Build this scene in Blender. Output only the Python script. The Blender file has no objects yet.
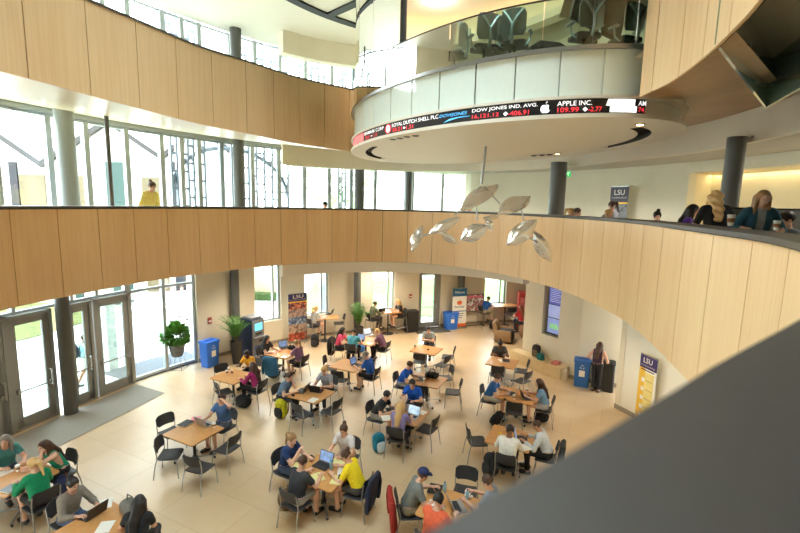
import bpy, bmesh, math, random
import numpy as np
from mathutils import Vector, Matrix
random.seed(7)
SC = bpy.context.scene
COL = SC.collection
PI = math.pi
# ------------------------------------------------------------------ camera (20 mm lens, eye 6.0 m above the hall floor)
FPX, PITCH, ROLL, EYE = 444.4, math.radians(8.07), math.radians(1.3), 6.0
FW = np.array([0, math.cos(PITCH), -math.sin(PITCH)])
_up = np.array([0, math.sin(PITCH), math.cos(PITCH)]); _rt = np.array([1.0, 0, 0])
RT = math.cos(ROLL) * _rt + math.sin(ROLL) * _up
UP = -math.sin(ROLL) * _rt + math.cos(ROLL) * _up
def proj(x, y, z):
    d = np.array([x, y, z - EYE]); k = d @ FW
    return 400 + FPX * (d @ RT) / k, 266.5 - FPX * (d @ UP) / k
def at(px, py, z=0.0):
    """where the sight line of a photo point meets the level z"""
    r = FW + RT * (px - 400) / FPX - UP * (py - 266.5) / FPX
    t = (z - EYE) / r[2]
    return Vector((r[0] * t, r[1] * t, z))
def deep(px, py, y):
    r = FW + RT * (px - 400) / FPX - UP * (py - 266.5) / FPX
    t = y / r[1]
    return Vector((r[0] * t, y, EYE + r[2] * t))
cam = bpy.data.cameras.new('camera'); camo = bpy.data.objects.new('camera', cam); COL.objects.link(camo)
camo.location = (0, 0, EYE)
camo.matrix_world = Matrix(((RT[0], UP[0], -FW[0], 0), (RT[1], UP[1], -FW[1], 0), (RT[2], UP[2], -FW[2], EYE), (0, 0, 0, 1)))
cam.sensor_width = 36; cam.lens = 36 * FPX / 800; cam.clip_start = 0.02; cam.clip_end = 400
cam.dof.use_dof = True; cam.dof.focus_distance = 13; cam.dof.aperture_fstop = 2.2
SC.camera = camo

# ------------------------------------------------------------------ materials
_m = {}
def lin(c):
    return tuple(((v / 255) / 12.92 if v / 255 <= 0.04045 else ((v / 255 + 0.055) / 1.055) ** 2.4) for v in c)
def mat(name, col=(200, 200, 200), rough=0.55, metal=0.0, var=0.06, scale=14.0, emit=0.0, spec=0.5, trans=None, stretch=None, coat=0.0, bump=0.0):
    """procedural material: sRGB colour broken up by noise"""
    if name in _m: return _m[name]
    m = bpy.data.materials.new(name); m.use_nodes = True; _m[name] = m
    nt = m.node_tree; b = nt.nodes['Principled BSDF']
    c = lin(col)
    b.inputs['Roughness'].default_value = rough; b.inputs['Metallic'].default_value = metal
    b.inputs['Specular IOR Level'].default_value = spec
    if coat: b.inputs['Coat Weight'].default_value = coat
    b.inputs['Base Color'].default_value = (*c, 1)
    if var > 0 or bump > 0:
        tc = nt.nodes.new('ShaderNodeTexCoord'); mp = nt.nodes.new('ShaderNodeMapping')
        if stretch: mp.inputs['Scale'].default_value = stretch
        nz = nt.nodes.new('ShaderNodeTexNoise'); nz.inputs['Scale'].default_value = scale; nz.inputs['Detail'].default_value = 5
        nt.links.new(tc.outputs['Object'], mp.inputs[0]); nt.links.new(mp.outputs[0], nz.inputs['Vector'])
        rp = nt.nodes.new('ShaderNodeValToRGB')
        rp.color_ramp.elements[0].position = 0.3; rp.color_ramp.elements[1].position = 0.7
        rp.color_ramp.elements[0].color = (*[v * (1 - var * 1.6) for v in c], 1)
        rp.color_ramp.elements[1].color = (*[min(1, v * (1 + var)) for v in c], 1)
        nt.links.new(nz.outputs['Fac'], rp.inputs[0]); nt.links.new(rp.outputs[0], b.inputs['Base Color'])
        if bump:
            bp = nt.nodes.new('ShaderNodeBump'); bp.inputs['Strength'].default_value = bump; bp.inputs['Distance'].default_value = 0.01
            nt.links.new(nz.outputs['Fac'], bp.inputs['Height']); nt.links.new(bp.outputs[0], b.inputs['Normal'])
    if emit:
        b.inputs['Emission Color'].default_value = (*c, 1); b.inputs['Emission Strength'].default_value = emit
    return m
def glass(name, tint=(235, 245, 242), refl=0.07, rough=0.0, veil=0.0):
    if name in _m: return _m[name]
    m = bpy.data.materials.new(name); m.use_nodes = True; _m[name] = m
    nt = m.node_tree; nt.nodes.remove(nt.nodes['Principled BSDF'])
    out = nt.nodes['Material Output']
    t = nt.nodes.new('ShaderNodeBsdfTransparent'); t.inputs[0].default_value = (*lin(tint), 1)
    g = nt.nodes.new('ShaderNodeBsdfGlossy'); g.inputs['Roughness'].default_value = rough; g.inputs[0].default_value = (1, 1, 1, 1)
    lw = nt.nodes.new('ShaderNodeFresnel'); lw.inputs['IOR'].default_value = 1.5
    ad = nt.nodes.new('ShaderNodeMath'); ad.operation = 'MULTIPLY_ADD'; ad.inputs[1].default_value = refl / 0.045; ad.inputs[2].default_value = 0.0; ad.use_clamp = True
    nt.links.new(lw.outputs[0], ad.inputs[0])
    mx = nt.nodes.new('ShaderNodeMixShader')
    nt.links.new(ad.outputs[0], mx.inputs[0]); nt.links.new(t.outputs[0], mx.inputs[1]); nt.links.new(g.outputs[0], mx.inputs[2])
    last = mx
    if veil:  # diffuse share: painted haze on the stair glass, weave on mesh backs
        d = nt.nodes.new('ShaderNodeBsdfDiffuse'); d.inputs[0].default_value = (*lin(tint), 1)
        m2 = nt.nodes.new('ShaderNodeMixShader'); m2.inputs[0].default_value = veil
        nt.links.new(mx.outputs[0], m2.inputs[1]); nt.links.new(d.outputs[0], m2.inputs[2]); last = m2
    nt.links.new(last.outputs[0], out.inputs[0])
    return m
def floor_mat():
    m = bpy.data.materials.new('stone floor'); m.use_nodes = True
    nt = m.node_tree; b = nt.nodes['Principled BSDF']
    tc = nt.nodes.new('ShaderNodeTexCoord'); mp = nt.nodes.new('ShaderNodeMapping'); mp.inputs['Rotation'].default_value = (0, 0, math.radians(26))
    nt.links.new(tc.outputs['Object'], mp.inputs[0])
    br = nt.nodes.new('ShaderNodeTexBrick'); br.offset = 0.5; br.inputs['Scale'].default_value = 1.0
    br.inputs['Brick Width'].default_value = 1.5; br.inputs['Row Height'].default_value = 1.0
    br.inputs['Mortar Size'].default_value = 0.007; br.inputs['Mortar Smooth'].default_value = 0.1
    br.inputs['Color1'].default_value = (*lin((216, 193, 158)), 1); br.inputs['Color2'].default_value = (*lin((209, 184, 147)), 1)
    br.inputs['Mortar'].default_value = (*lin((192, 166, 128)), 1)
    nt.links.new(mp.outputs[0], br.inputs['Vector'])
    nz = nt.nodes.new('ShaderNodeTexNoise'); nz.inputs['Scale'].default_value = 0.7; nz.inputs['Detail'].default_value = 8; nz.inputs['Roughness'].default_value = 0.65
    nt.links.new(mp.outputs[0], nz.inputs['Vector'])
    rp = nt.nodes.new('ShaderNodeValToRGB'); rp.color_ramp.elements[0].position = 0.32; rp.color_ramp.elements[1].position = 0.7
    rp.color_ramp.elements[0].color = (0.86, 0.78, 0.68, 1); rp.color_ramp.elements[1].color = (1.0, 1.0, 1.0, 1)
    nt.links.new(nz.outputs['Fac'], rp.inputs[0])
    mx = nt.nodes.new('ShaderNodeMix'); mx.data_type = 'RGBA'; mx.blend_type = 'MULTIPLY'; mx.inputs[0].default_value = 0.8
    nt.links.new(br.outputs['Color'], mx.inputs[6]); nt.links.new(rp.outputs[0], mx.inputs[7])
    nt.links.new(mx.outputs[2], b.inputs['Base Color'])
    b.inputs['Coat Weight'].default_value = 0.7; b.inputs['Coat Roughness'].default_value = 0.3; b.inputs['Roughness'].default_value = 0.38; b.inputs['Specular IOR Level'].default_value = 0.75
    return m
def wood_mat(name, c1, c2, rough=0.42, sx=26, sz=0.8):
    if name in _m: return _m[name]
    m = bpy.data.materials.new(name); m.use_nodes = True; _m[name] = m
    nt = m.node_tree; b = nt.nodes['Principled BSDF']
    tc = nt.nodes.new('ShaderNodeTexCoord'); mp = nt.nodes.new('ShaderNodeMapping'); mp.inputs['Scale'].default_value = (sx, sx, sz)
    nt.links.new(tc.outputs['Object'], mp.inputs[0])
    nz = nt.nodes.new('ShaderNodeTexNoise'); nz.inputs['Scale'].default_value = 1.0; nz.inputs['Detail'].default_value = 6; nz.inputs['Roughness'].default_value = 0.6
    nt.links.new(mp.outputs[0], nz.inputs['Vector'])
    mp2 = nt.nodes.new('ShaderNodeMapping'); mp2.inputs['Scale'].default_value = (1.1, 1.1, 0.1)
    nt.links.new(tc.outputs['Object'], mp2.inputs[0])
    n2 = nt.nodes.new('ShaderNodeTexNoise'); n2.inputs['Scale'].default_value = 1.0; nt.links.new(mp2.outputs[0], n2.inputs['Vector'])
    ad = nt.nodes.new('ShaderNodeMath'); ad.operation = 'ADD'
    nt.links.new(nz.outputs['Fac'], ad.inputs[0]); nt.links.new(n2.outputs['Fac'], ad.inputs[1])
    rp = nt.nodes.new('ShaderNodeValToRGB'); rp.color_ramp.elements[0].position = 0.7 / 1; rp.color_ramp.elements[1].position = 1.0
    mr = nt.nodes.new('ShaderNodeMapRange'); mr.inputs[1].default_value = 0.65; mr.inputs[2].default_value = 1.35
    nt.links.new(ad.outputs[0], mr.inputs[0]); nt.links.new(mr.outputs[0], rp.inputs[0])
    rp.color_ramp.elements[0].position = 0.1; rp.color_ramp.elements[1].position = 0.9
    rp.color_ramp.elements[0].color = (*lin(c1), 1); rp.color_ramp.elements[1].color = (*lin(c2), 1)
    nt.links.new(rp.outputs[0], b.inputs['Base Color']); b.inputs['Roughness'].default_value = rough
    return m
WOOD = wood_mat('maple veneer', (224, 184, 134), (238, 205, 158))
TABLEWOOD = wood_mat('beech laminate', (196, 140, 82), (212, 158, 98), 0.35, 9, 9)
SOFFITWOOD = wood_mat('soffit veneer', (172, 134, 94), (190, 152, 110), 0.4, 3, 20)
CREAM = mat('cream paint', (226, 217, 196), 0.7, var=0.015, scale=2)
WHITE = mat('white paint', (232, 228, 214), 0.7, var=0.012, scale=2)
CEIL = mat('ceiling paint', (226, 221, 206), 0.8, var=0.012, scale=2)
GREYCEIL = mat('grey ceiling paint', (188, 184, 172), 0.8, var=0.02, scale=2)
COPING = mat('charcoal coping', (72, 67, 62), 0.45, var=0.04, scale=30)
DARK = mat('dark gap', (38, 32, 26), 0.8, var=0)
COLGREY = mat('column grey paint', (88, 88, 84), 0.45, var=0.02)
MULL = mat('anodised aluminium', (178, 188, 192), 0.35, 0.5, var=0.02)
DOORM = mat('grey bronze door metal', (150, 152, 148), 0.4, 0.2, var=0.02)
GLASS = glass('window glass')
STEEL = mat('brushed steel', (176, 178, 178), 0.3, 0.9, var=0.03)
CHROME = mat('polished chrome', (215, 215, 215), 0.12, 1.0, var=0)
BLACK = mat('black plastic', (34, 34, 36), 0.5, var=0.05)
BASEB = mat('rubber baseboard', (150, 138, 118), 0.6, var=0.02)

# ------------------------------------------------------------------ mesh helpers
class MB:
    def __init__(s): s.v = []; s.f = []; s.m = []
    def add(s, vs, fs, mi=0):
        o = len(s.v); s.v += [tuple(v) for v in vs]
        for f in fs: s.f.append(tuple(i + o for i in f)); s.m.append(mi)
        return s
    def box(s, c, d, rz=0.0, mi=0, mx=None):
        x, y, z = (k / 2 for k in d)
        vs = [Vector((a * x, b * y, e * z)) for a in (-1, 1) for b in (-1, 1) for e in (-1, 1)]
        R = mx if mx is not None else Matrix.Rotation(rz, 3, 'Z')
        vs = [R @ v + Vector(c) for v in vs]
        return s.add(vs, [(0, 1, 3, 2), (4, 6, 7, 5), (0, 4, 5, 1), (2, 3, 7, 6), (0, 2, 6, 4), (1, 5, 7, 3)], mi)
    def rbox(s, c, d, r=0.02, n=3, rz=0.0, mi=0, mx=None, e=None):
        """rounded in plan, with a small top and bottom chamfer"""
        x, y, z = d[0] / 2, d[1] / 2, d[2] / 2
        e = min(0.004, z * .5) if e is None else e
        R = mx if mx is not None else Matrix.Rotation(rz, 3, 'Z')
        def ring(o, zz):
            out = []
            for (cx, cy, a0) in ((x - r, y - r, 0), (-x + r, y - r, PI / 2), (-x + r, -y + r, PI), (x - r, -y + r, 1.5 * PI)):
                for k in range(n + 1):
                    a = a0 + PI / 2 * k / n
                    out.append(R @ Vector((cx + (r - o) * math.cos(a), cy + (r - o) * math.sin(a), zz)) + Vector(c))
            return out
        rings = [ring(e, -z), ring(0, -z + e), ring(0, z - e), ring(e, z)]
        return s.loft(rings, mi)
    def loft(s, rings, mi=0, cap=True, closed=True):
        n = len(rings[0]); o = len(s.v)
        for r in rings: s.v += [tuple(p) for p in r]
        for i in range(len(rings) - 1):
            for k in range(n if closed else n - 1):
                a, b = o + i * n + k, o + i * n + (k + 1) % n
                s.f.append((a, b, b + n, a + n)); s.m.append(mi)
        if cap:
            s.f.append(tuple(o + k for k in reversed(range(n)))); s.m.append(mi)
            s.f.append(tuple(o + (len(rings) - 1) * n + k for k in range(n))); s.m.append(mi)
        return s
    def tube(s, pts, r, n=8, mi=0, rs=None, flat=1.0):
        pts = [Vector(p) for p in pts]; rings = []
        ref = None
        for i, p in enumerate(pts):
            t = (pts[min(i + 1, len(pts) - 1)] - pts[max(i - 1, 0)]).normalized()
            if ref is None:
                ref = Vector((0, 0, 1)) if abs(t.z) < 0.9 else Vector((1, 0, 0))
            u = t.cross(ref).normalized(); w = u.cross(t).normalized(); ref = w
            rr = rs[i] if rs else r
            rings.append([p + (u * math.cos(2 * PI * k / n) + w * flat * math.sin(2 * PI * k / n)) * rr for k in range(n)])
        return s.loft(rings, mi)
    def lathe(s, prof, c=(0, 0, 0), n=20, mi=0, mx=None):
        c = Vector(c); rings = []
        for r, z in prof:
            ring = [Vector((r * math.cos(2 * PI * k / n), r * math.sin(2 * PI * k / n), z)) for k in range(n)]
            rings.append([(mx @ p if mx is not None else p) + c for p in ring])
        return s.loft(rings, mi)
    def ball(s, c, r, n=10, mi=0):
        c = Vector(c); rr = r if isinstance(r, (tuple, list)) else (r, r, r)
        rings = []
        for i in range(1, n // 2 + 1):
            a = PI * (i - 0.5) / (n // 2) - PI / 2
            rings.append([c + Vector((rr[0] * math.cos(a) * math.cos(2 * PI * k / n), rr[1] * math.cos(a) * math.sin(2 * PI * k / n), rr[2] * math.sin(a))) for k in range(n)])
        return s.loft(rings, mi)
    def quad(s, a, b, c, d, mi=0): return s.add([a, b, c, d], [(0, 1, 2, 3)], mi)
    def build(s, name, mats, parent=None, smooth=None, loc=None, rz=None):
        me = bpy.data.meshes.new(name); me.from_pydata(s.v, [], s.f)
        for m in (mats if isinstance(mats, (list, tuple)) else [mats]): me.materials.append(m)
        if any(s.m): me.polygons.foreach_set('material_index', s.m)
        if smooth is not None:
            me.polygons.foreach_set('use_smooth', [True] * len(me.polygons)); me.update()
            me.set_sharp_from_angle(angle=math.radians(smooth))
        me.update()
        o = bpy.data.objects.new(name, me); COL.objects.link(o)
        if parent is not None: o.parent = parent
        if loc is not None: o.location = loc
        if rz is not None: o.rotation_euler = (0, 0, rz)
        return o
def fixn(o):
    bm = bmesh.new(); bm.from_mesh(o.data); bmesh.ops.recalc_face_normals(bm, faces=bm.faces); bm.to_mesh(o.data); bm.free(); return o
def tag(o, label=None, cat=None, group=None, kind=None):
    if label: o['label'] = label
    if cat: o['category'] = cat
    if group: o['group'] = group
    if kind: o['kind'] = kind
    return o
def struct(o, label=None, cat=None):
    o['kind'] = 'structure'
    if label: o['label'] = label
    if cat: o['category'] = cat
    return o
def thing(name, label, cat, loc=(0, 0, 0), rz=0.0, group=None):
    o = bpy.data.objects.new(name, None); COL.objects.link(o); o.empty_display_size = 0.1
    o.location = loc; o.rotation_euler = (0, 0, rz); return tag(o, label, cat, group)
KIDS = {}
def kids(o):
    return [c for c in bpy.data.objects if c.parent == o]
def freeze(root):
    """remember the tree under a prototype for cheap copying"""
    KIDS[root.name] = [(c, kids(c)) for c in kids(root)]
    return root
def dup(root, label, loc, rz=0.0, group=None, swap=None):
    r = root.copy(); COL.objects.link(r); r.location = loc; r.rotation_euler = (0, 0, rz)
    r['label'] = label
    if group: r['group'] = group
    for c, gs in KIDS[root.name]:
        k = c.copy(); COL.objects.link(k); k.parent = r
        if swap and c.name.split('.')[0] in swap:
            k.data = k.data.copy(); k.data.materials.clear(); k.data.materials.append(swap[c.name.split('.')[0]])
        for g in gs:
            q = g.copy(); COL.objects.link(q); q.parent = k
    return r
USED = set()
def place(proto, label, loc, rz=0.0, group=None, swap=None):
    if proto.name not in USED and not swap:
        USED.add(proto.name); proto.location = loc; proto.rotation_euler = (0, 0, rz); proto['label'] = label
        if group: proto['group'] = group
        return proto
    return dup(proto, label, loc, rz, group, swap)

# ------------------------------------------------------------------ plan curves
def spline(pts, n=10, closed=False):
    P = [Vector((p[0], p[1], 0)) for p in pts]; out = []
    N = len(P)
    for i in range(N if closed else N - 1):
        p0 = P[(i - 1) % N] if closed or i > 0 else P[0] * 2 - P[1]
        p1 = P[i]; p2 = P[(i + 1) % N]
        p3 = P[(i + 2) % N] if closed or i + 2 < N else P[-1] * 2 - P[-2]
        for k in range(n):
            t = k / n
            # centripetal-ish: plain Catmull-Rom is enough at this spacing
            out.append(0.5 * ((2 * p1) + (p2 - p0) * t + (2 * p0 - 5 * p1 + 4 * p2 - p3) * t * t + (3 * p1 - p0 - 3 * p2 + p3) * t ** 3))
    if not closed: out.append(P[-1].copy())
    return out
class Curve:
    def __init__(s, pts, n=10, closed=False, raw=False):
        s.p = [Vector((p[0], p[1], 0)) for p in pts] if raw else spline(pts, n, closed)
        if closed: s.p.append(s.p[0].copy())
        s.L = [0.0]
        for a, b in zip(s.p, s.p[1:]): s.L.append(s.L[-1] + (b - a).length)
        s.len = s.L[-1]
    def pt(s, d):
        d = max(0, min(s.len, d)); lo, hi = 0, len(s.L) - 2
        while lo < hi:
            m = (lo + hi + 1) // 2
            if s.L[m] <= d: lo = m
            else: hi = m - 1
        k = (d - s.L[lo]) / max(1e-9, s.L[lo + 1] - s.L[lo])
        return s.p[lo].lerp(s.p[lo + 1], k)
    def tan(s, d): return (s.pt(min(s.len, d + .05)) - s.pt(max(0, d - .05))).normalized()
    def nor(s, d):
        t = s.tan(d); return Vector((t.y, -t.x, 0))      # to the right of the walking direction
    def px(s, px, z=EYE, y0=0.6, lo=0.0, hi=None):
        """arc length where the curve at level z crosses photo column px"""
        best, bd = 0, 1e9; n = 1500; hi = s.len if hi is None else hi
        for k in range(n + 1):
            d = lo + (hi - lo) * k / n; q = s.pt(d)
            if q.y < y0: continue
            e = abs(proj(q.x, q.y, z)[0] - px)
            if e < bd: best, bd = d, e
        return best
C0 = Vector((0, 6.5, 0))
NTH = 240
def polar(cv):
    """closed curve -> points at fixed angles round C0"""
    ang = [math.atan2((q - C0).y, (q - C0).x) for q in cv.p]
    out = []
    for k in range(NTH):
        th = -PI + 2 * PI * k / NTH; d = Vector((math.cos(th), math.sin(th), 0)); best = None
        for a, b in zip(cv.p, cv.p[1:]):
            e = b - a; den = d.x * e.y - d.y * e.x
            if abs(den) < 1e-9: continue
            w = a - C0
            t = (w.x * e.y - w.y * e.x) / den; u = (w.x * d.y - w.y * d.x) / den
            if -1e-6 <= u <= 1 + 1e-6 and t > 0 and (best is None or t < best): best = t
        out.append(C0 + d * (best if best else 5))
    return out
def strip(mb, A, za, B, zb, mi=0, ks=None):
    n = len(A)
    for k in (range(n) if ks is None else ks):
        j = (k + 1) % n
        mb.quad(Vector((A[k].x, A[k].y, za)), Vector((A[j].x, A[j].y, za)), Vector((B[j].x, B[j].y, zb)), Vector((B[k].x, B[k].y, zb)), mi)
def ribbon(mb, cv, d0, d1, z0, z1, off0=0.0, off1=None, step=0.25, mi=0):
    """thick upright wall along a curve: z0..z1 (numbers or functions), from offset off0 to off1 on the right side"""
    n = max(1, int(math.ceil((d1 - d0) / step))); rings = []
    f0 = z0 if callable(z0) else (lambda d: z0); f1 = z1 if callable(z1) else (lambda d: z1)
    off1 = off0 + 0.1 if off1 is None else off1
    for k in range(n + 1):
        d = d0 + (d1 - d0) * k / n; p = cv.pt(d); N = cv.nor(d)
        a = p + N * off0; b = p + N * off1
        rings.append([Vector((a.x, a.y, f0(d))), Vector((b.x, b.y, f0(d))), Vector((b.x, b.y, f1(d))), Vector((a.x, a.y, f1(d)))])
    mb.loft(rings, mi)
O2 = Curve([(-6.91, 7.49), (-6.75, 8.4), (-6.48, 9.43), (-6.06, 10.62), (-5.38, 11.8), (-4.24, 13.31), (-3.22, 14.16), (-1.7, 14.97), (0, 15.15), (1.64, 14.49), (2.96, 13), (3.53, 11.88), (3.91, 10.66), (4.09, 9.34), (4.08, 8.0), (3.93, 7.03), (3.71, 6.08), (3.40, 4.9), (3.12, 3.9), (2.6, 2.85), (1.75, 1.75), (1.16, 1.12), (.716, .763), (.456, .565), (.234, .387), (.015, .22), (-.3, -.01), (-1.2, -.4), (-3, -.3), (-4.8, .9), (-6.2, 3.0), (-6.85, 5.4)], 8, True)
O3 = Curve([(-4.72, 4.6), (-4.63, 5.34), (-4.49, 5.89), (-4.35, 6.63), (-4.13, 7.51), (-3.83, 8.67), (-3.27, 9.81), (-2.54, 11.3), (-1.33, 12.78), (-.1, 13.6), (1.2, 13.0), (2.4, 11), (3.0, 8.5), (3.05, 6.9), (2.98, 5.87), (2.95, 5.17), (2.78, 4.42), (2.57, 3.75), (2.36, 3.2), (1.9, 2.2), (1, .8), (-.5, -.6), (-2.5, -.6), (-4.1, 1.2), (-4.7, 3.3)], 8, True)
O3T = Curve([(-5.0, 4.6), (-5.12, 5.6), (-5.15, 6.6), (-5.12, 7.6), (-4.97, 8.24), (-4.76, 8.82), (-4.28, 9.81), (-3.53, 10.69), (-2.59, 11.78), (-1.39, 13.05)], 8)
P = Curve([(-10.2, -1), (-10.5, 2), (-10.5, 5), (-10.3, 8), (-9.77, 10.23), (-9.26, 11.9), (-8.5, 13.95), (-7.35, 15.83), (-5.83, 17.69), (-3.54, 19.4), (.07, 20.75), (4.71, 22.3), (8.4, 22.9)], 10)
W0 = Curve([(-10.2, -1), (-10.5, 2), (-10.5, 5), (-10.3, 8), (-9.77, 10.23), (-9.26, 11.9), (-8.5, 13.95), (-7.35, 15.83), (-5.83, 17.69), (-3.54, 19.4), (.07, 20.75), (4.71, 22.3), (8.4, 22.9), (9.6, 18), (9.6, 12), (9.4, 6), (8.5, 1), (5, -3), (0, -4.2), (-6, -3.8)], 10, True)
W2 = Curve([(2.9, 21.75), (3.15, 20.6), (5.1, 19.2), (7.4, 16.6), (8.75, 13), (9.15, 10), (9.2, 6), (8.2, 1.5), (5, -2.6), (0, -4), (-6, -3.6), (-9.6, -1.8), (-10.2, -1)], 10)
BK = Curve([(-4.55, 16.55), (-3.2, 17.6), (-1.6, 18.2), (0.3, 18.4), (2.2, 18.0), (4.0, 16.9), (5.3, 15.2), (6.1, 13.1), (6.75, 10.6), (6.65, 8.4), (6.4, 6.6), (5.9, 4.5), (5, 2.5)], 10)
pO2, pO3, pW0 = polar(O2), polar(O3), polar(W0)
SKY, EXPO = 6.4, 1.1
# ------------------------------------------------------------------ the setting
def poly(pts, z, name, m, up=True):
    mb = MB(); mb.add([(p[0], p[1], z) for p in pts], [tuple(range(len(pts)))]); o = mb.build(name, m); fixn(o); return o
ext = mat('pale concrete paving', (228, 227, 222), 0.8, var=0.03, scale=1.5)
lawn = mat('lawn grass', (112, 146, 76), 0.9, var=0.25, scale=6); dry = mat('pale dry hillside', (222, 226, 188), .9, var=.06, scale=1)
lawn2 = mat('dry verge grass', (104, 106, 56), 0.9, var=0.2, scale=3)
struct(poly([(p.x, p.y) for p in W0.p[:-1]], 0.0, 'floor', floor_mat()))
g = MB(); g.quad((-90, -40, -.03), (60, -40, -.03), (60, 90, -.03), (-90, 90, -.03))
struct(g.build('ground_paving', ext))
g = MB()
xs = np.linspace(-6, 45, 18); ys = np.linspace(23.4, 60, 14)
hill = lambda x, y: 0.02 + 3.4 * max(0, min(1, (y - 29) / 16)) ** 1.0 + 0.15 * math.sin(x * .4)* max(0, min(1, (y - 29) / 6))
for i in range(17):
    for j in range(13):
        q = [(xs[i], ys[j]), (xs[i + 1], ys[j]), (xs[i + 1], ys[j + 1]), (xs[i], ys[j + 1])]
        g.add([(a, b, hill(a, b)) for a, b in q], [(0, 1, 2, 3)], 0 if j < 3 else 1)
struct(g.build('ground_lawn', [lawn, dry]))
w_ = MB(); w_.box((-8.6, 27, .95), (5.2, .3, 1.9)); struct(w_.build('wall_court', mat('sand court wall', (196, 184, 156), .8, var=.05)))
w_ = MB(); w_.box((-8.9, 26.6, .2), (3.4, .5, .4)); tag(w_.build('hedge', mat('low hedge', (60, 84, 40), .9, var=.3, scale=12)), 'low dark hedge at the foot of the sand wall outside the windows', 'hedge')
# strip of dry grass and a stone bed outside the doors
g = MB(); g.add([at(-40, 352, .01), at(30, 338, .01), at(100, 318, .01), at(100, 296, .01), at(-40, 300, .01)], [(0, 1, 2, 3, 4)]); struct(g.build('ground_verge', lawn2))
peb = mat('grey pebbles', (92, 98, 106), 0.9, var=0.35, scale=40, bump=0.6)
d0, d1 = P.px(136, 0), P.px(199, 0)
g = MB(); ribbon(g, P, d0, d1 + .3, -.02, .03, -1.7, -.12)
o = g.build('pebble_bed', peb); tag(o, 'bed of grey pebbles along the outside of the tall lobby window', 'pebbles', kind='stuff')

# upper floor slabs, parapets, ceilings
pO2b = [p + (p - C0).normalized() * .3 for p in pO2]
g = MB(); strip(g, pW0, 3.95, pO2b, 3.95); strip(g, pO2b, 3.95, pO2b, 4.7); strip(g, pO2b, 4.7, pW0, 4.7)
struct(g.build('floor_gallery', mat('gallery carpet', (150, 138, 120), 0.9, var=0.08)))
def fascia(name, cv, d0, d1, zb, zt, panel, phase=0.0, top=None):
    """wood panels with fine dark joints in front of a dark backing"""
    g = MB()
    ds = []; d = d0 + phase
    while d > d0 + .05: d -= panel
    ds = [d0]; d += panel
    while d < d1 - .05: ds.append(d); d += panel
    ds.append(d1)
    for a, b in zip(ds, ds[1:]):
        if top is None: ribbon(g, cv, a + .007, b - .007, zb, zt, -.03, 0.0, 0.18, 0)
        else:
            n = 6; rings = []
            for k in range(n + 1):
                d = a + .007 + (b - a - .014) * k / n; p = cv.pt(d); N = cv.nor(d); t = top(d)
                q = p - N * .03; tq = t - N * .03
                rings.append([Vector((q.x, q.y, zb)), Vector((p.x, p.y, zb)), Vector((t.x, t.y, zt)), Vector((tq.x, tq.y, zt))])
            g.loft(rings, 0)
    if top is None: ribbon(g, cv, d0, d1, zb + .012, (lambda d: zt(d) - .01) if callable(zt) else zt - .01, -.05, -.025, 0.25, 1)
    else:
        n = 50; rings = []
        for k in range(n + 1):
            d = d0 + (d1 - d0) * k / n; p = cv.pt(d); N = cv.nor(d); t = top(d)
            q = p - N * .05; q2 = p - N * .025; t2 = t - N * .025; tq = t - N * .05
            rings.append([Vector((q.x, q.y, zb + .01)), Vector((q2.x, q2.y, zb + .01)), Vector((t2.x, t2.y, zt - .01)), Vector((tq.x, tq.y, zt - .01))])
        g.loft(rings, 1)
    return g
struct(fascia('wall_balcony', O2, 0, O2.len, 4.0, 5.74, .86, .35).build('wall_balcony', [WOOD, DARK]))
g = MB(); ribbon(g, O2, 0, O2.len, 5.752, 5.8, -.52, .02, .15); ribbon(g, O2, 0, O2.len, 5.735, 5.755, -.13, -.01, .2, 1)
ribbon(g, O2, 0, O2.len, 4.05, 5.76, -.3, -.15, .3, 2)
struct(g.build('trim_1', [COPING, DARK, CREAM]))
# third floor: soffit, fascia, floor
d_end = 0
left = [k for k in range(NTH) if pO3[k].x < 0.2 and not (pO3[k].y > 13.2 and pO3[k].x > -.5)]
g = MB()
leftset = set(left)
strip(g, pO3, 7.4, pW0, 8.25, 0, left)
strip(g, pO3, 7.96, pW0, 8.27, 2)
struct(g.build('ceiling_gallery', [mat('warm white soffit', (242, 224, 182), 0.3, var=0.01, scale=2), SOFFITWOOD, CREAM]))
# oval plan of the glass drum: DC centre, long axis turned 120 degrees
DC = Vector((1.65, 9.88, 0)); DR = 3.52
_u = Vector((-.5, .866, 0)); _v = Vector((.866, .5, 0))
def dpt(a, r):
    p = Vector((math.cos(a), math.sin(a), 0)) * r
    return _u * p.dot(_u) * 1.15 + _v * p.dot(_v) * .676
def phi(px, z, r=DR):
    best, bd = 0, 1e9
    for k in range(1600):
        a = math.radians(-215 + 215 * k / 1600); q = DC + dpt(a, r); x = proj(q.x, q.y, z)[0]
        q2 = DC + dpt(a + .004, r)
        if proj(q2.x, q2.y, z)[0] < x: continue
        if abs(x - px) < bd: best, bd = a, abs(x - px)
    return best
# wooden soffit between the drum, the right hand fascia and the cream ring wall
R3 = Curve([(3.06, 6.45), (2.98, 5.87), (2.95, 5.17), (2.78, 4.42), (2.57, 3.75), (2.36, 3.2), (1.9, 2.2), (1.2, 1.1)], 8)
aN = phi(646, 7.5)
inner = [DC + dpt(math.radians(45) + (aN - math.radians(45)) * k / 24, 3.5) for k in range(25)]
IN = Curve([(p.x, p.y) for p in inner] + [(p.x, p.y) for p in R3.p[4:]], raw=True); lenD = sum((b - a).length for a, b in zip(inner, inner[1:]))
B3 = Curve([(4.6, 16.2), (5.4, 15.0), (6.1, 13.1), (6.75, 10.6), (6.65, 8.4), (6.4, 6.6), (5.9, 4.5), (5, 2.5)], 8)
dstop = IN.px(733, 7.4, 2.5, lenD + .5)
g = MB(); n = 60
zin = lambda d: 7.56 - .15 * max(0, min(1, (d - lenD + .2) / .8))
d1_, b1_ = dstop, B3.px(792, 7.95, 4, B3.len * .45)
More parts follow.
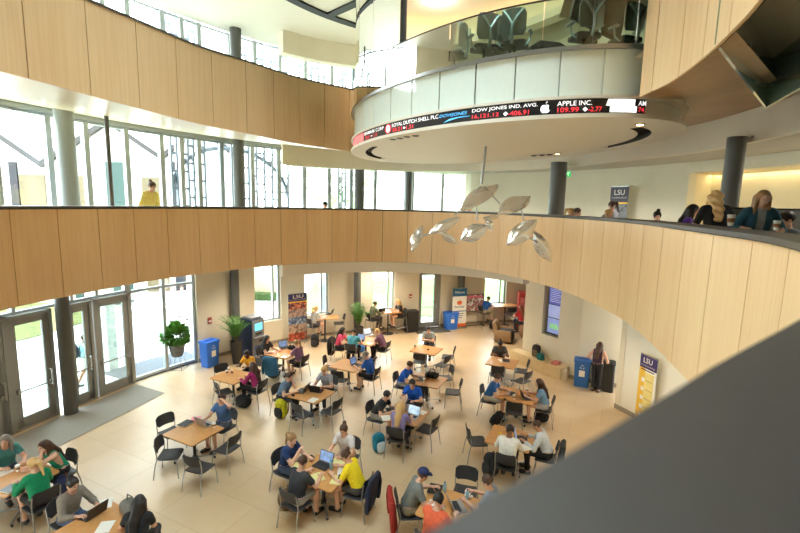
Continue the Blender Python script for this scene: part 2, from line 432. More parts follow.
for k in range(n):
    da, db = d1_ * k / n, d1_ * (k + 1) / n
    a, b = IN.pt(da), IN.pt(db); c, d = B3.pt(b1_ * (k + 1) / n), B3.pt(b1_ * k / n)
    for j in range(4):
        lo, hi = j / 4, (j + 1) / 4
        f = lambda dd, t: zin(dd) * (1 - t) + 7.95 * t
        g.quad((*a.lerp(d, lo).xy, f(da, lo)), (*b.lerp(c, lo).xy, f(db, lo)), (*b.lerp(c, hi).xy, f(db, hi)), (*a.lerp(d, hi).xy, f(da, hi)), 0)
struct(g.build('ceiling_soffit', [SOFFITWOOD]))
dB = O3.px(356, 7.4, 8.0)
ztop = lambda d: 8.55 + .50 * d / dB
struct(fascia('wall_fascia', O3, 0.0, dB, 7.4, ztop, .86, .2).build('wall_upper_balcony', [WOOD, DARK]))
g = MB(); ribbon(g, O3, 0.0, dB, lambda d: ztop(d), lambda d: ztop(d) + .035, -.3, .015, .2); struct(g.build('trim_2', COPING))
struct(fascia('wall_fascia2', R3, R3.px(639, 7.4, 4, 0, 4.5), R3.len, 7.4, 9.6, .62, .3).build('wall_stair_fascia', [WOOD, DARK]))
# rest of the third-floor fascia behind the viewer
i0 = next(k for k in range(len(O3.p)) if O3.p[k].x < -0.4 and O3.p[k].y < 0)
g = MB(); ribbon(g, O3, O3.L[i0], O3.len, 7.4, 8.55, -.12, 0); struct(g.build('wall_upper_balcony_near', [WOOD]))
g = MB(); ribbon(g, O3, O3.px(690, 7.4, 3.0) , O3.L[i0], 7.3, 7.42, -.12, -.05)
# cream ring walls (bulkheads), one per storey, starting right of the tall glass
bk0 = 0.0; bkR = BK.len
g = MB(); ribbon(g, BK, BK.px(283, 3.6), BK.px(524, 3.6), 3.14, 3.98, -.35, 0, .25); struct(g.build('wall_bulkhead_lower', WHITE))
g = MB(); ribbon(g, BK, BK.px(283, 7.6), bkR, 7.32, 8.3, -.12, 0, .25); struct(g.build('wall_bulkhead_middle', CREAM))
g = MB(); ribbon(g, BK, BK.px(283, 11.6), BK.px(420, 11.3), 11.24, 12.02, -.4, 0, .25); struct(g.build('wall_bulkhead_upper', CREAM))
# L2 ceiling beyond the ring wall
g = MB(); n = 60
W2c = Curve([(p.x, p.y) for p in P.p[int(len(P.p) * .62):]][:30] + [(9.4, 19), (9.9, 14), (9.9, 9), (9.7, 5), (8.5, 1.5)], 3)
OUT = Curve([(-4.75, 18.55), (-3.54, 19.4), (.07, 20.75), (4.71, 22.3), (7.5, 20), (9.6, 16), (9.9, 12), (9.9, 8), (9.2, 4.5), (8, 1.5)], 8)
for k in range(n):
    s0_ = BK.px(283, 7.6); a, b = BK.pt(s0_ + (BK.len - s0_) * k / n), BK.pt(s0_ + (BK.len - s0_) * (k + 1) / n); c, d = OUT.pt(OUT.len * (k + 1) / n), OUT.pt(OUT.len * k / n)
    g.quad((*a.xy, 7.42), (*b.xy, 7.42), (*c.xy, 7.42), (*d.xy, 7.42))
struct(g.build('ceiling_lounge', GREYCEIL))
# outer walls
def hole_wall(name, cv, d0, d1, z0, z1, holes, m, thick=.3, step=.4):
    """wall ribbon (outside the curve) with rectangular openings (da, db, za, zb)"""
    g = MB(); cuts = sorted({d0, d1, *[h[0] for h in holes], *[h[1] for h in holes]})
    for a, b in zip(cuts, cuts[1:]):
        mid = (a + b) / 2; hs = [h for h in holes if h[0] <= mid <= h[1]]
        if not hs: ribbon(g, cv, a, b, z0, z1, -thick, 0, step)
        else:
            h = hs[0]
            if h[2] > z0 + .01: ribbon(g, cv, a, b, z0, h[2], -thick, 0, step)
            if h[3] < z1 - .01: ribbon(g, cv, a, b, h[3], z1, -thick, 0, step)
    return struct(g.build(name, m))
WN = [0]
def window(cv, da, db, z0, z1, mulls=(), trans=(), fw=.07, dep=.14, off=-.16, fm=None, gm=None, nm=None):
    """glazed bay along a curve: perimeter frame, mullions at arc lengths, transoms at heights"""
    WN[0] += 1; fm = fm or MULL; nm = nm or 'window_%d' % WN[0]
    g = MB(); w = fw / 2
    for d in [da + w, db - w, *mulls]:
        p = cv.pt(d); N = cv.nor(d); T = cv.tan(d); c = p + N * off
        g.box((c.x, c.y, (z0 + z1) / 2), (fw, dep, z1 - z0), rz=math.atan2(T.y, T.x))
    for z in [z0 + w, z1 - w, *trans]: ribbon(g, cv, da, db, z - w * .8, z + w * .8, off - dep * .4, off + dep * .4, .5)
    o = struct(g.build(nm, fm))
    g = MB(); n = max(1, int((db - da) / .8))
    for k in range(n):
        a, b = cv.pt(da + (db - da) * k / n) + cv.nor(da) * off, cv.pt(da + (db - da) * (k + 1) / n) + cv.nor(db) * off
        g.quad((*a.xy, z0 + w), (*b.xy, z0 + w), (*b.xy, z1 - w), (*a.xy, z1 - w))
    g.build('window_pane', gm or GLASS, o)
    return o
pp = lambda px, z=1.5: P.px(px, z)
# ---- ground floor: glazed entrance wall with doors, then cream wall with tall windows
e0 = pp(136, 0); e1 = pp(199, 0); dD1 = pp(135, 0)
wl = hole_wall('wall_left', P, 0, pp(-30, 0), 0, 3.95, [(1.0, 5.6, .1, 3.4)], CREAM)
window(P, 1.0, 5.6, .1, 3.4, [2.5, 4.0])
door_px = [(-34, -4), (-1, 15.5), (16, 60), (73, 98), (99.5, 135)]
DW = []
for i, (a, b) in enumerate(door_px):
    da, db = pp(a, 0.05), pp(b, 0.05); DW.append((da, db))
    g = MB(); zt = 3.0; fr = .12
    A, B = P.pt(da), P.pt(db); T = (B - A).normalized(); L = (B - A).length; rz = math.atan2(T.y, T.x); mid = (A + B) / 2
    R = Matrix.Rotation(rz, 3, 'Z'); loc = lambda x, y, z: (mid + R @ Vector((x, y, 0))).to_tuple()[:2] + (z,)
    st = .15
    for sx in (-1, 1):
        g.box(loc(sx * (L / 2 - .04), .06, zt / 2), (.08, .16, zt), rz)
        g.box(loc(sx * (L / 2 - .08 - st / 2), .06, zt / 2), (st, .07, zt - .1), rz, 0)
    g.box(loc(0, .06, zt - .04), (L, .16, .08), rz); g.box(loc(0, .06, .012), (L, .16, .024), rz)
    g.box(loc(0, .06, zt - .17), (L - .16, .07, .18), rz); g.box(loc(0, .06, .16), (L - .16, .07, .28), rz)
    o = struct(g.build('door_%d' % (i + 1), DOORM))
    h = MB(); h.box(loc(0, .06, (zt + .1) / 2), (L - .42, .02, zt - .5), rz); h.build('door_pane', GLASS, o)
    h = MB(); h.tube([loc(-(L / 2 - .2), -.03, 1.02), loc(L / 2 - .2, -.03, 1.02)], .022, 8)
    for sx in (-1, 1): h.box(loc(sx * (L / 2 - .16), -.0, 1.02), (.07, .08, .12), rz)
    h.tube([loc(L / 2 - .17, -.09, .95), loc(L / 2 - .17, -.09, 1.4)], .018, 8); h.box(loc(L / 2 - .17, -.04, .97), (.03, .1, .03), rz); h.box(loc(L / 2 - .17, -.04, 1.38), (.03, .1, .03), rz)
    h.build('door_handle', STEEL, o)
window(P, pp(-34, 0), pp(135, 0), 3.0, 3.95, [pp(x, 3.1) for x in (-3, 15.8, 60, 74, 98.7)], [], fw=.09)
window(P, pp(135, 0) , e1, 0.02, 3.95, [pp(168, 1.0)], [3.0], fw=.11)
# tall narrow windows and the glazed exit door of the curved cream wall
wins = []
for a, b in ((255, 281), (304.5, 328.5), (372, 394.5), (485, 506.5)): wins.append((pp(a, 2), pp(b, 2), 1.0, 3.55))
dd = (pp(419, 1.5), pp(440.5, 1.5), 0.0, 2.75)
hole_wall('wall_back', P, e1, P.len - .1, 0, 3.95, wins + [dd], CREAM)
for w in wins: window(P, w[0], w[1], w[2], w[3], [w[1] - .28], [], off=-.22)
g = MB(); L = (P.pt(dd[1]) - P.pt(dd[0])).length; mid = (P.pt(dd[0]) + P.pt(dd[1])) / 2; T = (P.pt(dd[1]) - P.pt(dd[0])); rz = math.atan2(T.y, T.x); R = Matrix.Rotation(rz, 3, 'Z')
loc = lambda x, y, z: (mid + R @ Vector((x, y, 0))).to_tuple()[:2] + (z,)
g.box(loc(-L / 2 + .09, .12, 1.375), (.18, .1, 2.75), rz); g.box(loc(L / 2 - .16, .12, 1.375), (.32, .1, 2.75), rz); g.box(loc(0, .12, 2.67), (L, .1, .16), rz); g.box(loc(0, .12, .12), (L, .1, .24), rz)
o = struct(g.build('door_6', DOORM)); h = MB(); h.box(loc(-.06, .12, 1.4), (L - .45, .02, 2.4), rz); h.build('door_pane', GLASS, o)
h = MB(); h.box(loc(L / 2 - .2, .04, 1.05), (.05, .07, .22), rz); h.tube([loc(-.5, .03, 1.0), loc(.42, .03, 1.0)], .02, 8); h.build('door_handle', STEEL, o)
g = MB()
cuts = [e1, dd[0], dd[1], P.len - .1]
ribbon(g, P, e1, dd[0], 0, .13, 0, .02); ribbon(g, P, dd[1], P.len - .1, 0, .13, 0, .02)
struct(g.build('baseboard_back', BASEB))
# right hand ground floor walls: screen wall, bin alcove, bright curved wall
RW = [(4.90, 16.95), (6.27, 14.86), (8.3, 13.95), (8.3, 13.3), (6.62, 12.82)]
RC = Curve([(6.62, 12.82), (6.95, 11.9), (7.15, 10.6), (7.0, 8.6), (6.5, 6.4), (5.6, 4.2), (4.2, 1.8), (2, -1.5), (-2, -3.2), (-8, -2.4), (-10.2, -1)], 8)
tvn = Vector((-.82, -.57, 0)).normalized()
def wallseg(name, a, b, z0, z1, m, th=.25, hole=None, side=1):
    a, b = Vector((*a, 0)), Vector((*b, 0)); T = (b - a).normalized(); N = Vector((T.y, -T.x, 0)) * side; L = (b - a).length; g = MB()
    segs = [(0, L, z0, z1)] if not hole else [(0, hole[0], z0, z1), (hole[1], L, z0, z1), (hole[0], hole[1], z0, hole[2]), (hole[0], hole[1], hole[3], z1)]
    for s0, s1, q0, q1 in segs:
        if s1 - s0 < 1e-3 or q1 - q0 < 1e-3: continue
        p0, p1 = a + T * s0, a + T * s1
        c = (p0 + p1) / 2 - N * th / 2
        g.box((c.x, c.y, (q0 + q1) / 2), (s1 - s0, th, q1 - q0), math.atan2(T.y, T.x))
    if hole:
        p0, p1 = a + T * hole[0], a + T * hole[1]; c = (p0 + p1) / 2 - N * (th + .01)
        g.box((c.x, c.y, (hole[2] + hole[3]) / 2), (hole[1] - hole[0], .02, hole[3] - hole[2]), math.atan2(T.y, T.x))
    return struct(g.build(name, m)), a, T, N
def along(a, T, N, px, z, off=0):
    """distance along a wall at which photo column px crosses it"""
    best, bd = 0, 1e9
    for k in range(2001):
        s = -1 + 8 * k / 2000; q = a + T * s + N * off; e = abs(proj(q.x, q.y, z)[0] - px)
        if e < bd: best, bd = s, e
    return best
_a = Vector((*RW[0], 0)); _T = (Vector((*RW[1], 0)) - _a).normalized(); _N = Vector((_T.y, -_T.x, 0))
TV0, TV1 = along(_a, _T, _N, 543.5, 2.5), along(_a, _T, _N, 560.5, 2.5)
_, ta, tT, tN = wallseg('wall_screen', RW[0], RW[1], 0, 3.95, CREAM, .3, (TV0, TV1, 1.28, 3.55))
wallseg('wall_screen_end', RW[0], (5.3, 17.6), 0, 3.95, CREAM, .25, None, -1)
wallseg('wall_screen_rear', (5.25, 17.5), (9.2, 16.6), 0, 3.95, CREAM, .1, None, -1)
wallseg('wall_alcove', RW[1], RW[2], 0, 3.95, CREAM, .2)
wallseg('wall_alcove_return', RW[3], RW[4], 0, 3.95, CREAM, .2)
g = MB(); ribbon(g, RC, 0, RC.len, 0, 3.95, -.25, 0, .3); struct(g.build('wall_right', WHITE))
g = MB(); ribbon(g, RC, 0, RC.len, 0, .14, 0, .02, .3)
for a, b in ((RW[0], RW[1]), (RW[1], RW[2])):
    a, b = Vector((*a, 0)), Vector((*b, 0)); T = (b - a).normalized(); N = Vector((T.y, -T.x, 0)); c = (a + b) / 2 + N * .011
    g.box((c.x, c.y, .07), ((b - a).length, .022, .14), math.atan2(T.y, T.x))
struct(g.build('baseboard_right', BASEB))
wallseg('wall_lounge', (8.4, 22.95), (9.2, 16.6), 0, 3.95, CREAM, .2)
# ---- second floor
pu = lambda px: P.px(px, EYE)
b_end = pu(469)
bays2 = [-60, 3, 57, 93, 132, 166.5, 185.5, 203, 225, 254.5, 280.5, 306, 330, 352, 376, 406, 413, 443, 468]
M2 = [pu(x) for x in bays2]
hole_wall('wall_left_upper', P, 0, M2[0], 4.7, 12.0, [(1, 5.5, 5, 8)], CREAM)
window(P, 1, 5.5, 5, 8, [2.5, 4])
for i in range(0, len(M2) - 1):
    window(P, M2[i], M2[i + 1], 4.72, 8.12, [], [], fw=.075)
g = MB(); ribbon(g, P, M2[0], M2[-1], 8.12, 8.7, -.3, 0); struct(g.build('trim_3', MULL))
pt3 = lambda px: P.px(px, 9.6)
bays3 = [-60, 40, 75, 109, 133, 167, 186, 203, 233, 257, 282, 307, 333, 354, 372, 392, 412, 440]
M3 = [pt3(x) for x in bays3]
for i in range(len(M3) - 1): window(P, M3[i], M3[i + 1], 8.7, 12.0, [], [], fw=.075)
# opaque walls of the upper floors on the right, with the lit recess
nA, nB = W2.px(687, 6.4, 3), W2.px(812, 6.4, 3)
def h2(name): pass
holeA = (min(nA, nB), max(nA, nB) + 2.5, 5.3, 7.1)
hole_wall('wall_right_upper', W2, 0, W2.len, 4.7, 12.0, [holeA], mat('sage cream paint', (222, 218, 196), 0.7, var=0.012, scale=2))
NICHE = mat('warm niche paint', (232, 220, 184), 0.7, var=0.01)
g = MB(); ribbon(g, W2, holeA[0], holeA[1], 5.3, 7.1, -.95, -.9); ribbon(g, W2, holeA[0] - .02, holeA[0] + .0, 5.3, 7.1, -.9, -.25); ribbon(g, W2, holeA[0], holeA[1], 7.1, 7.14, -.9, -.3); ribbon(g, W2, holeA[0], holeA[1], 5.26, 5.3, -.9, -.3)
struct(g.build('wall_niche', NICHE))
# ---- roof with an unseen round skylight added to bring daylight into the void
sk = []
for k in range(NTH):
    th = -PI + 2 * PI * k / NTH; sk.append(C0 + Vector((math.cos(th) * 3.4, math.sin(th) * 3.4, 0)) + Vector((-.6, -1.2, 0)))
g = MB(); strip(g, pW0, 12.0, sk, 12.0); strip(g, sk, 12.0, sk, 12.5); strip(g, sk, 12.5, pW0, 12.5)
struct(g.build('ceiling', CEIL))
g = MB(); g.add([(p.x, p.y, 12.35) for p in sk], [tuple(range(NTH))]); struct(g.build('window_added_skylight', GLASS))
# dark slot that rings the atrium ceiling
RC0 = Vector((2.44, 10.62, 0))
blk = mat('black slot', (18, 18, 18), 0.6, var=0)
g = MB()
def ring_seg(g, c, r0, r1, z0, z1, a0, a1, n=40, mi=0, oval=False):
    rings = []
    for k in range(n + 1):
        a = a0 + (a1 - a0) * k / n; u = Vector((math.cos(a), math.sin(a), 0))
        rings.append([Vector((*(c + (dpt(a, r) if oval else u * r)).xy, z)) for r, z in ((r0, z0), (r1, z0), (r1, z1), (r0, z1))])
    g.loft(rings, mi)
ring_seg(g, RC0, 6.75, 7.05, 11.94, 12.0, math.radians(118), math.radians(250), 60)
g.box((RC0.x - 6.0 * math.cos(math.radians(44)) * 1.0, RC0.y + 6.0 * math.sin(math.radians(44)) , 11.97), (2.0, .28, .06), math.radians(136))
struct(g.build('trim_4', blk))
# ---- columns (round, grey)
def column(px, y, z0, z1, r, m=COLGREY, nm='column'):
    q = deep(px, 200, y) if y else None
    g = MB(); g.lathe([(r, z0), (r, z1)], (q.x, q.y, 0), 28); return struct(g.build(nm, m, smooth=40))
q = at(69.5, 413, 0); g = MB(); g.lathe([(.17, 0), (.17, 3.95)], (q.x + .05, q.y, 0), 28); struct(g.build('column_entrance', COLGREY, smooth=40))
for i, (px, off) in enumerate(((232, .22), (356, .3), (459, .3))):
    d = P.px(px, 2.2); p = P.pt(d) + P.nor(d) * off; g = MB(); g.lathe([(.165, 0), (.165, 3.95)], (p.x, p.y, 0), 24); struct(g.build('column_hall', COLGREY, smooth=40))
for px, off, r, z1 in ((57, .5, .22, 8.3), (233, .5, .2, 12.0), (356.5, .5, .22, 12.0), (406, .3, .16, 7.6), (467.5, .25, .12, 7.6)):
    d = P.px(px, EYE); p = P.pt(d) + P.nor(d) * off; g = MB(); g.lathe([(r, 4.7), (r, z1)], (p.x, p.y, 0), 24); struct(g.build('column_gallery', mat('pale column paint', (150, 158, 158), .4, var=.02) if px == 57 else COLGREY, smooth=40))
p = deep(110.5, 180, 11.4); g = MB(); g.lathe([(.05, 4.7), (.05, 8.0)], (p.x, p.y, 0), 12); struct(g.build('column_slim', COLGREY, smooth=40))
for px, y in ((557, 14.6), (730, 8.9)):
    p = deep(px, 195, y); r = 7.8 / 444.4 * y * (1 if px < 600 else 1.05); g = MB(); g.lathe([(r, 4.7), (r, 7.42)], (p.x, p.y, 0), 28); struct(g.build('column_lounge', COLGREY, smooth=40))
# ------------------------------------------------------------------ drum (glass room with the ticker)
DRUMW = mat('drum white paint', (226, 219, 204), 0.6, var=0.01)
def full(g, r0, r1, z0, z1, mi=0): ring_seg(g, DC, r0, r1, z0, z1, 0, 2 * PI, 96, mi, True)
def oseg(g, r0, r1, z0, z1, a0, a1, n=40, mi=0, c=None): ring_seg(g, DC if c is None else c, r0, r1, z0, z1, a0, a1, n, mi, True)
def edisc(g, r, z0, z1): g.loft([[DC.to_3d() + dpt(2 * PI * k / 96, r) + Vector((0, 0, z)) for k in range(96)] for z in (z0, z1)])
g = MB()
full(g, 3.12, 3.56, 7.20, 7.255)                      # white flange
edisc(g, 2.93, 7.21, 7.27)                            # soffit disc
full(g, 2.8, 3.2, 7.30, 7.32, 1); full(g, 2.91, 2.932, 7.212, 7.31, 1); full(g, 3.115, 3.125, 7.205, 7.31, 1)                    # bottom of the slot
full(g, 3.34, 3.46, 7.255, 7.52)                       # band behind the ticker
full(g, 3.3, 3.56, 7.45, 7.49); full(g, 3.2, 3.36, 7.49, 8.06)
edisc(g, 3.4, 7.98, 8.03)
o = struct(g.build('ceiling_drum', [DRUMW, DARK], smooth=30))
# most of the ring slot is closed by a white infill; two stretches stay open and black
g = MB(); aL, aR = phi(366, 7.25, 3.06), phi(652, 7.25, 3.06)
oseg(g, 2.932, 3.119, 7.203, 7.25, aL + .36, aR - .28, 60); oseg(g, 2.932, 3.119, 7.203, 7.25, aR + .7, aL - .6 + 2 * PI, 60)
struct(g.build('ceiling_drum_infill', DRUMW, smooth=30))
# spandrel: pale green glass panels
SPG = mat('pale green back-painted glass', (228, 238, 228), 0.06, var=0.01, spec=0.6)
sp = [phi(x, 8.0) for x in (354.5, 364, 374, 391, 412, 440, 476, 516, 561, 605, 650)]
st = (sp[-1] - sp[-2])
sp = sp + [sp[-1] + st * k for k in range(1, 5)]
g = MB()
for a, b in zip(sp, sp[1:]): oseg(g, 3.46, 3.52, 7.495, 8.07, a + .003, b - .003, 10)
o = struct(g.build('wall_drum', SPG, smooth=30))
g = MB(); full(g, 3.36, 3.57, 8.07, 8.125); struct(g.build('trim_5', STEEL, smooth=30))
# glass balustrade and taller curved glass on its left end
CG = glass('curved glass', (222, 238, 230), 0.09)
g = MB()
for k in range(16):
    a0 = math.radians(-196 + k * 12); oseg(g, 3.5, 3.507, 8.125, 8.745, a0 + .003, a0 + math.radians(12) - .003, 8)
struct(g.build('window_balustrade', CG, smooth=30))
g = MB()
for k in range(4):
    a0 = phi(357, 9.5) - .55 + k * .27; oseg(g, 3.44, 3.448, 8.125, 11.98, a0 + .003, a0 + .267, 8)
struct(g.build('window_drum', CG, smooth=30))
g = MB(); oseg(g, 3.492, 3.517, 8.745, 8.762, phi(392, 8.75), math.radians(-30), 60); 
o = struct(g.build('trim_6', mat('dark bronze rail', (70, 70, 66), .3, .6, var=0), smooth=30))
a = phi(401, 9.5, 3.3) ; q = DC + dpt(a, 3.2)
g = MB(); g.lathe([(.06, 8.03), (.06, 11.9)], q, 12); struct(g.build('column_drum', COLGREY, smooth=40))
# ceiling over the drum with a warm cove
g = MB(); full(g, 2.95, 3.42, 10.32, 10.42); full(g, 3.34, 3.42, 10.42, 11.06); full(g, 2.95, 3.05, 10.42, 10.5)
edisc(g, 3.42, 11.0, 11.06)
struct(g.build('ceiling_cove', mat('cove paint', (240, 232, 212), .7, var=.01), smooth=30))
g = MB(); full(g, 3.12, 3.2, 10.5, 10.54)
o = g.build('cove_light', mat('warm cove strip', (255, 232, 188), emit=1.6, var=0), smooth=30); tag(o, 'warm ring of cove lighting in the ceiling above the glass room', 'light')
# rear wall of the glass room
g = MB(); oseg(g, 4.3, 4.4, 8.03, 11.98, math.radians(-25), math.radians(125), 40); struct(g.build('wall_drum_rear', CREAM, smooth=30))
# ticker
TK = mat('black led panel', (22, 22, 25), 0.35, var=0)
tick = thing('stock_ticker', 'black curved stock ticker wrapped round the base of the glass drum', 'ticker', (DC.x, DC.y, 0))
g = MB(); a0, a1 = phi(353.6, 7.5), phi(645.5, 7.5)
oseg(g, 3.5, 3.53, 7.257, 7.448, a0, a1, 70, 0, Vector((0, 0, 0)))
g.build('led_panel', TK, tick, smooth=30)
def led(name, c, e): return mat(name, c, emit=e, var=0)
LW, LR, LB = led('white led', (255, 255, 255), .5), led('red led', (255, 60, 70), .45), led('blue led', (90, 190, 255), .5)
def text_mesh(s, size=1.0, bold=False):
    cu = bpy.data.curves.new('t', 'FONT'); cu.body = s; cu.size = size; cu.resolution_u = 3
    if bold: cu.offset = 0.006 * size
    o = bpy.data.objects.new('t', cu); COL.objects.link(o); dg = bpy.context.evaluated_depsgraph_get(); dg.update()
    me = o.evaluated_get(dg).to_mesh()
    v = [tuple(p.co) for p in me.vertices]; f = [tuple(p.vertices) for p in me.polygons]
    o.evaluated_get(dg).to_mesh_clear(); bpy.data.objects.remove(o); bpy.data.curves.remove(cu)
    x0, x1 = min(p[0] for p in v), max(p[0] for p in v); y0, y1 = min(p[1] for p in v), max(p[1] for p in v)
    return [((p[0] - x0) / (x1 - x0), (p[1] - y0) / (y1 - y0), 0) for p in v], f, (x1 - x0) / (y1 - y0)
def on_drum(vs, fs, pa, pb, zlo, zhi, m, parent=None, name='lettering', r=3.537, shear=0):
    A, B = phi(pa, (zlo + zhi) / 2), phi(pb, (zlo + zhi) / 2)
    out = []
    for x, y, _ in vs:
        a = A + (B - A) * (x + shear * (y - .5)); q = dpt(a, r); out.append((q.x, q.y, zlo + (zhi - zlo) * y))
    g = MB(); g.add(out, fs); return g.build(name, m, parent or tick)
def word(s, pa, pb, zlo, zhi, m, **k):
    v, f, _ = text_mesh(s, 1, True); return on_drum(v, f, pa, pb, zlo, zhi, m, **k)
zt0, zt1, zb0, zb1 = 7.363, 7.425, 7.279, 7.342
disc = lambda n=20: ([(.5 + .5 * math.cos(2 * PI * k / n), .5 + .5 * math.sin(2 * PI * k / n), 0) for k in range(n)], [tuple(range(n))])
_b = [(i / 12, j, 0) for j in (0, 1) for i in range(13)]
bar = (_b, [(i, i + 1, i + 14, i + 13) for i in range(12)])
dia = ([(.5, 0, 0), (1, .5, 0), (.5, 1, 0), (0, .5, 0)], [(0, 1, 2, 3)])
on_drum(*bar, 354.2, 364, 7.268, 7.435, mat('dim red led', (255, 120, 120), emit=.4, var=0), name='logo')
word('BENMARK CORP', 365, 384, zt0, zt1, LW); word('58.21', 366, 370, zb0, zb1, LR); on_drum(*dia, 371, 373, zb0 + .02, zb1 - .02, LW, name='symbol'); word('1.13', 373.6, 377.5, zb0, zb1, LR)
on_drum(*disc(), 385.5, 391.5, 7.272, 7.436, LR, name='logo'); on_drum(*disc(), 386.8, 390.4, 7.288, 7.42, LW, name='logo', r=3.541)
word('ROYAL DUTCH SHELL PLC', 392.5, 438.5, zt0, zt1, LW); word('50.21', 393, 402, zb0, zb1, LR); on_drum(*dia, 403, 406, zb0 + .01, zb1 - .01, LW, name='symbol'); word('1.21', 406.5, 413.5, zb0, zb1, LR)
word('DOWJONES', 440, 467, 7.352, 7.412, LB, shear=.04)
sw = [(0, 0, 0), (.25, .35, 0), (.6, .75, 0), (1, .8, 0), (1, .9, 0), (.6, .95, 0), (.25, .75, 0)]
on_drum(sw, [tuple(range(7))], 443, 469.5, 7.278, 7.345, LB, name='logo')
word('DOW JONES IND. AVG.', 472, 537, zt0, zt1, LW); word('16,121.12', 472, 498.5, zb0, zb1, LR); on_drum(*dia, 503, 507.5, zb0, zb1, LW, name='symbol'); word('-406.91', 508, 528.5, zb0, zb1, LR)
# fruit logo with its bite and leaf
n = 40; ap = []
for k in range(n):
    t = 2 * PI * k / n; r = .42 + .03 * math.cos(2 * t) + (-.07 * max(0, math.cos(t - PI / 2)) ** 12) + (-.05 * max(0, math.cos(t + PI / 2)) ** 14)
    x, y = .48 + r * 1.02 * math.cos(t), .40 + r * .92 * math.sin(t)
    dx, dy = x - .98, y - .46; q = math.hypot(dx, dy)
    if q < .22: x, y = .98 + dx / q * .22, .46 + dy / q * .22
    ap.append((x, y, 0))
on_drum(ap, [tuple(range(n))], 540, 550.5, 7.268, 7.438, LW, name='logo')
on_drum([(.5, .80, 0), (.53, .92, 0), (.66, 1.02, 0), (.64, .88, 0)], [(0, 1, 2, 3)], 540, 550.5, 7.268, 7.438, LW, name='logo')
word('APPLE INC.', 556.5, 591, zt0, zt1, LW); word('109.99', 556.5, 578, zb0, zb1, LR); on_drum(*dia, 582, 587, zb0, zb1, LW, name='symbol'); word('-2.77', 587.5, 601, zb0, zb1, LR)
on_drum([(max(x, .05 + .07 * y), y, 0) for x, y, _ in _b], bar[1], 603.5, 634, zt0 - .01, zt1 + .015, LW, name='logo'); on_drum(*bar, 609, 635.5, zb0 - .01, zb1 + .01, LW, name='logo')
word('AM', 637.2, 644.8, zt0, zt1, LW); word('74.', 637.2, 644, zb0, zb1, LR)
# small adjustable spotlights in the drum soffit
for i, px in enumerate((393, 400, 407, 415)):
    pass
def spotlight(label, p, grp, on=True):
    t = thing('recessed_spotlight', label, 'spotlight', p, 0, grp)
    g = MB(); g.lathe([(.06, -.012), (.075, -.004), (.075, 0), (.05, 0)], (0, 0, 0), 14); g.build('trim_ring', BLACK, t, smooth=40)
    g = MB(); g.lathe([(.045, -.02), (.05, -.012)], (0, 0, 0), 12); g.build('lamp', mat('warm lamp', (255, 214, 160), emit=4 if on else .0, var=0) if on else mat('unlit lamp', (60, 56, 50), .4, var=0), t)
# ------------------------------------------------------------------ people: one continuous body each, hair and clothes as children
def surface_nets(f, org, h):
    ins = f < 0
    nx, ny, nz = f.shape
    cnt = np.zeros((nx - 1, ny - 1, nz - 1), np.int8)
    cor = [(i, j, k) for i in (0, 1) for j in (0, 1) for k in (0, 1)]
    sl = lambda c: (slice(c[0], nx - 1 + c[0]), slice(c[1], ny - 1 + c[1]), slice(c[2], nz - 1 + c[2]))
    for c in cor: cnt += ins[sl(c)]
    act = (cnt > 0) & (cnt < 8); I = np.argwhere(act)
    if not len(I): return np.zeros((0, 3)), []
    idx = -np.ones(act.shape, np.int64); idx[tuple(I.T)] = np.arange(len(I))
    acc = np.zeros((len(I), 3)); num = np.zeros(len(I))
    for a in cor:
        for ax in range(3):
            if a[ax]: continue
            b = list(a); b[ax] = 1
            fa = f[I[:, 0] + a[0], I[:, 1] + a[1], I[:, 2] + a[2]]; fb = f[I[:, 0] + b[0], I[:, 1] + b[1], I[:, 2] + b[2]]
            x = (fa < 0) != (fb < 0); t = np.where(x, fa / np.where(x, fa - fb, 1), 0)
            p = np.tile(np.array(a, float), (len(I), 1)); p[:, ax] += t
            acc[x] += p[x]; num[x] += 1
    V = (I + acc / num[:, None]) * h + org
    F = []
    for ax in range(3):
        u, v = [(1, 2), (2, 0), (0, 1)][ax]
        s0 = [slice(1, -1)] * 3; s0[ax] = slice(0, f.shape[ax] - 1); s1 = list(s0); s1[ax] = slice(1, f.shape[ax])
        a, b = ins[tuple(s0)], ins[tuple(s1)]
        for flip, w in ((False, a & ~b), (True, ~a & b)):
            J = np.argwhere(w)
            if not len(J): continue
            base = J.copy()
            for d in range(3):
                if d != ax: base[:, d] += 1
            def cell(du, dv):
                q = base.copy(); q[:, u] -= du; q[:, v] -= dv; return idx[tuple(q.T)]
            q = np.stack([cell(1, 1), cell(0, 1), cell(0, 0), cell(1, 0)], 1)
            if flip: q = q[:, ::-1]
            F.append(q)
    return V, np.concatenate(F)
def cone_d(Pt, a, b, ra, rb):
    ba = b - a; L = float(ba @ ba)
    t = np.clip(((Pt - a) @ ba) / max(L, 1e-9), 0, 1)
    return np.linalg.norm(Pt - a - t[:, None] * ba, axis=1) - (ra + (rb - ra) * t), t
def ell_d(Pt, c, r, R=None):
    q = (Pt - c) if R is None else (Pt - c) @ R
    r = np.asarray(r); k0 = np.linalg.norm(q / r, axis=1); k1 = np.linalg.norm(q / r ** 2, axis=1)
    return k0 * (k0 - 1) / np.maximum(k1, 1e-6)
def smin(a, b, k):
    h = np.maximum(k - np.abs(a - b), 0) / k
    return np.minimum(a, b) - h * h * k * .25
def grid(lo, hi, h):
    n = np.ceil((hi - lo) / h).astype(int) + 1
    ax = [lo[i] + h * np.arange(n[i]) for i in range(3)]
    X, Y, Z = np.meshgrid(*ax, indexing='ij')
    return np.stack([X.ravel(), Y.ravel(), Z.ravel()], 1), tuple(n)
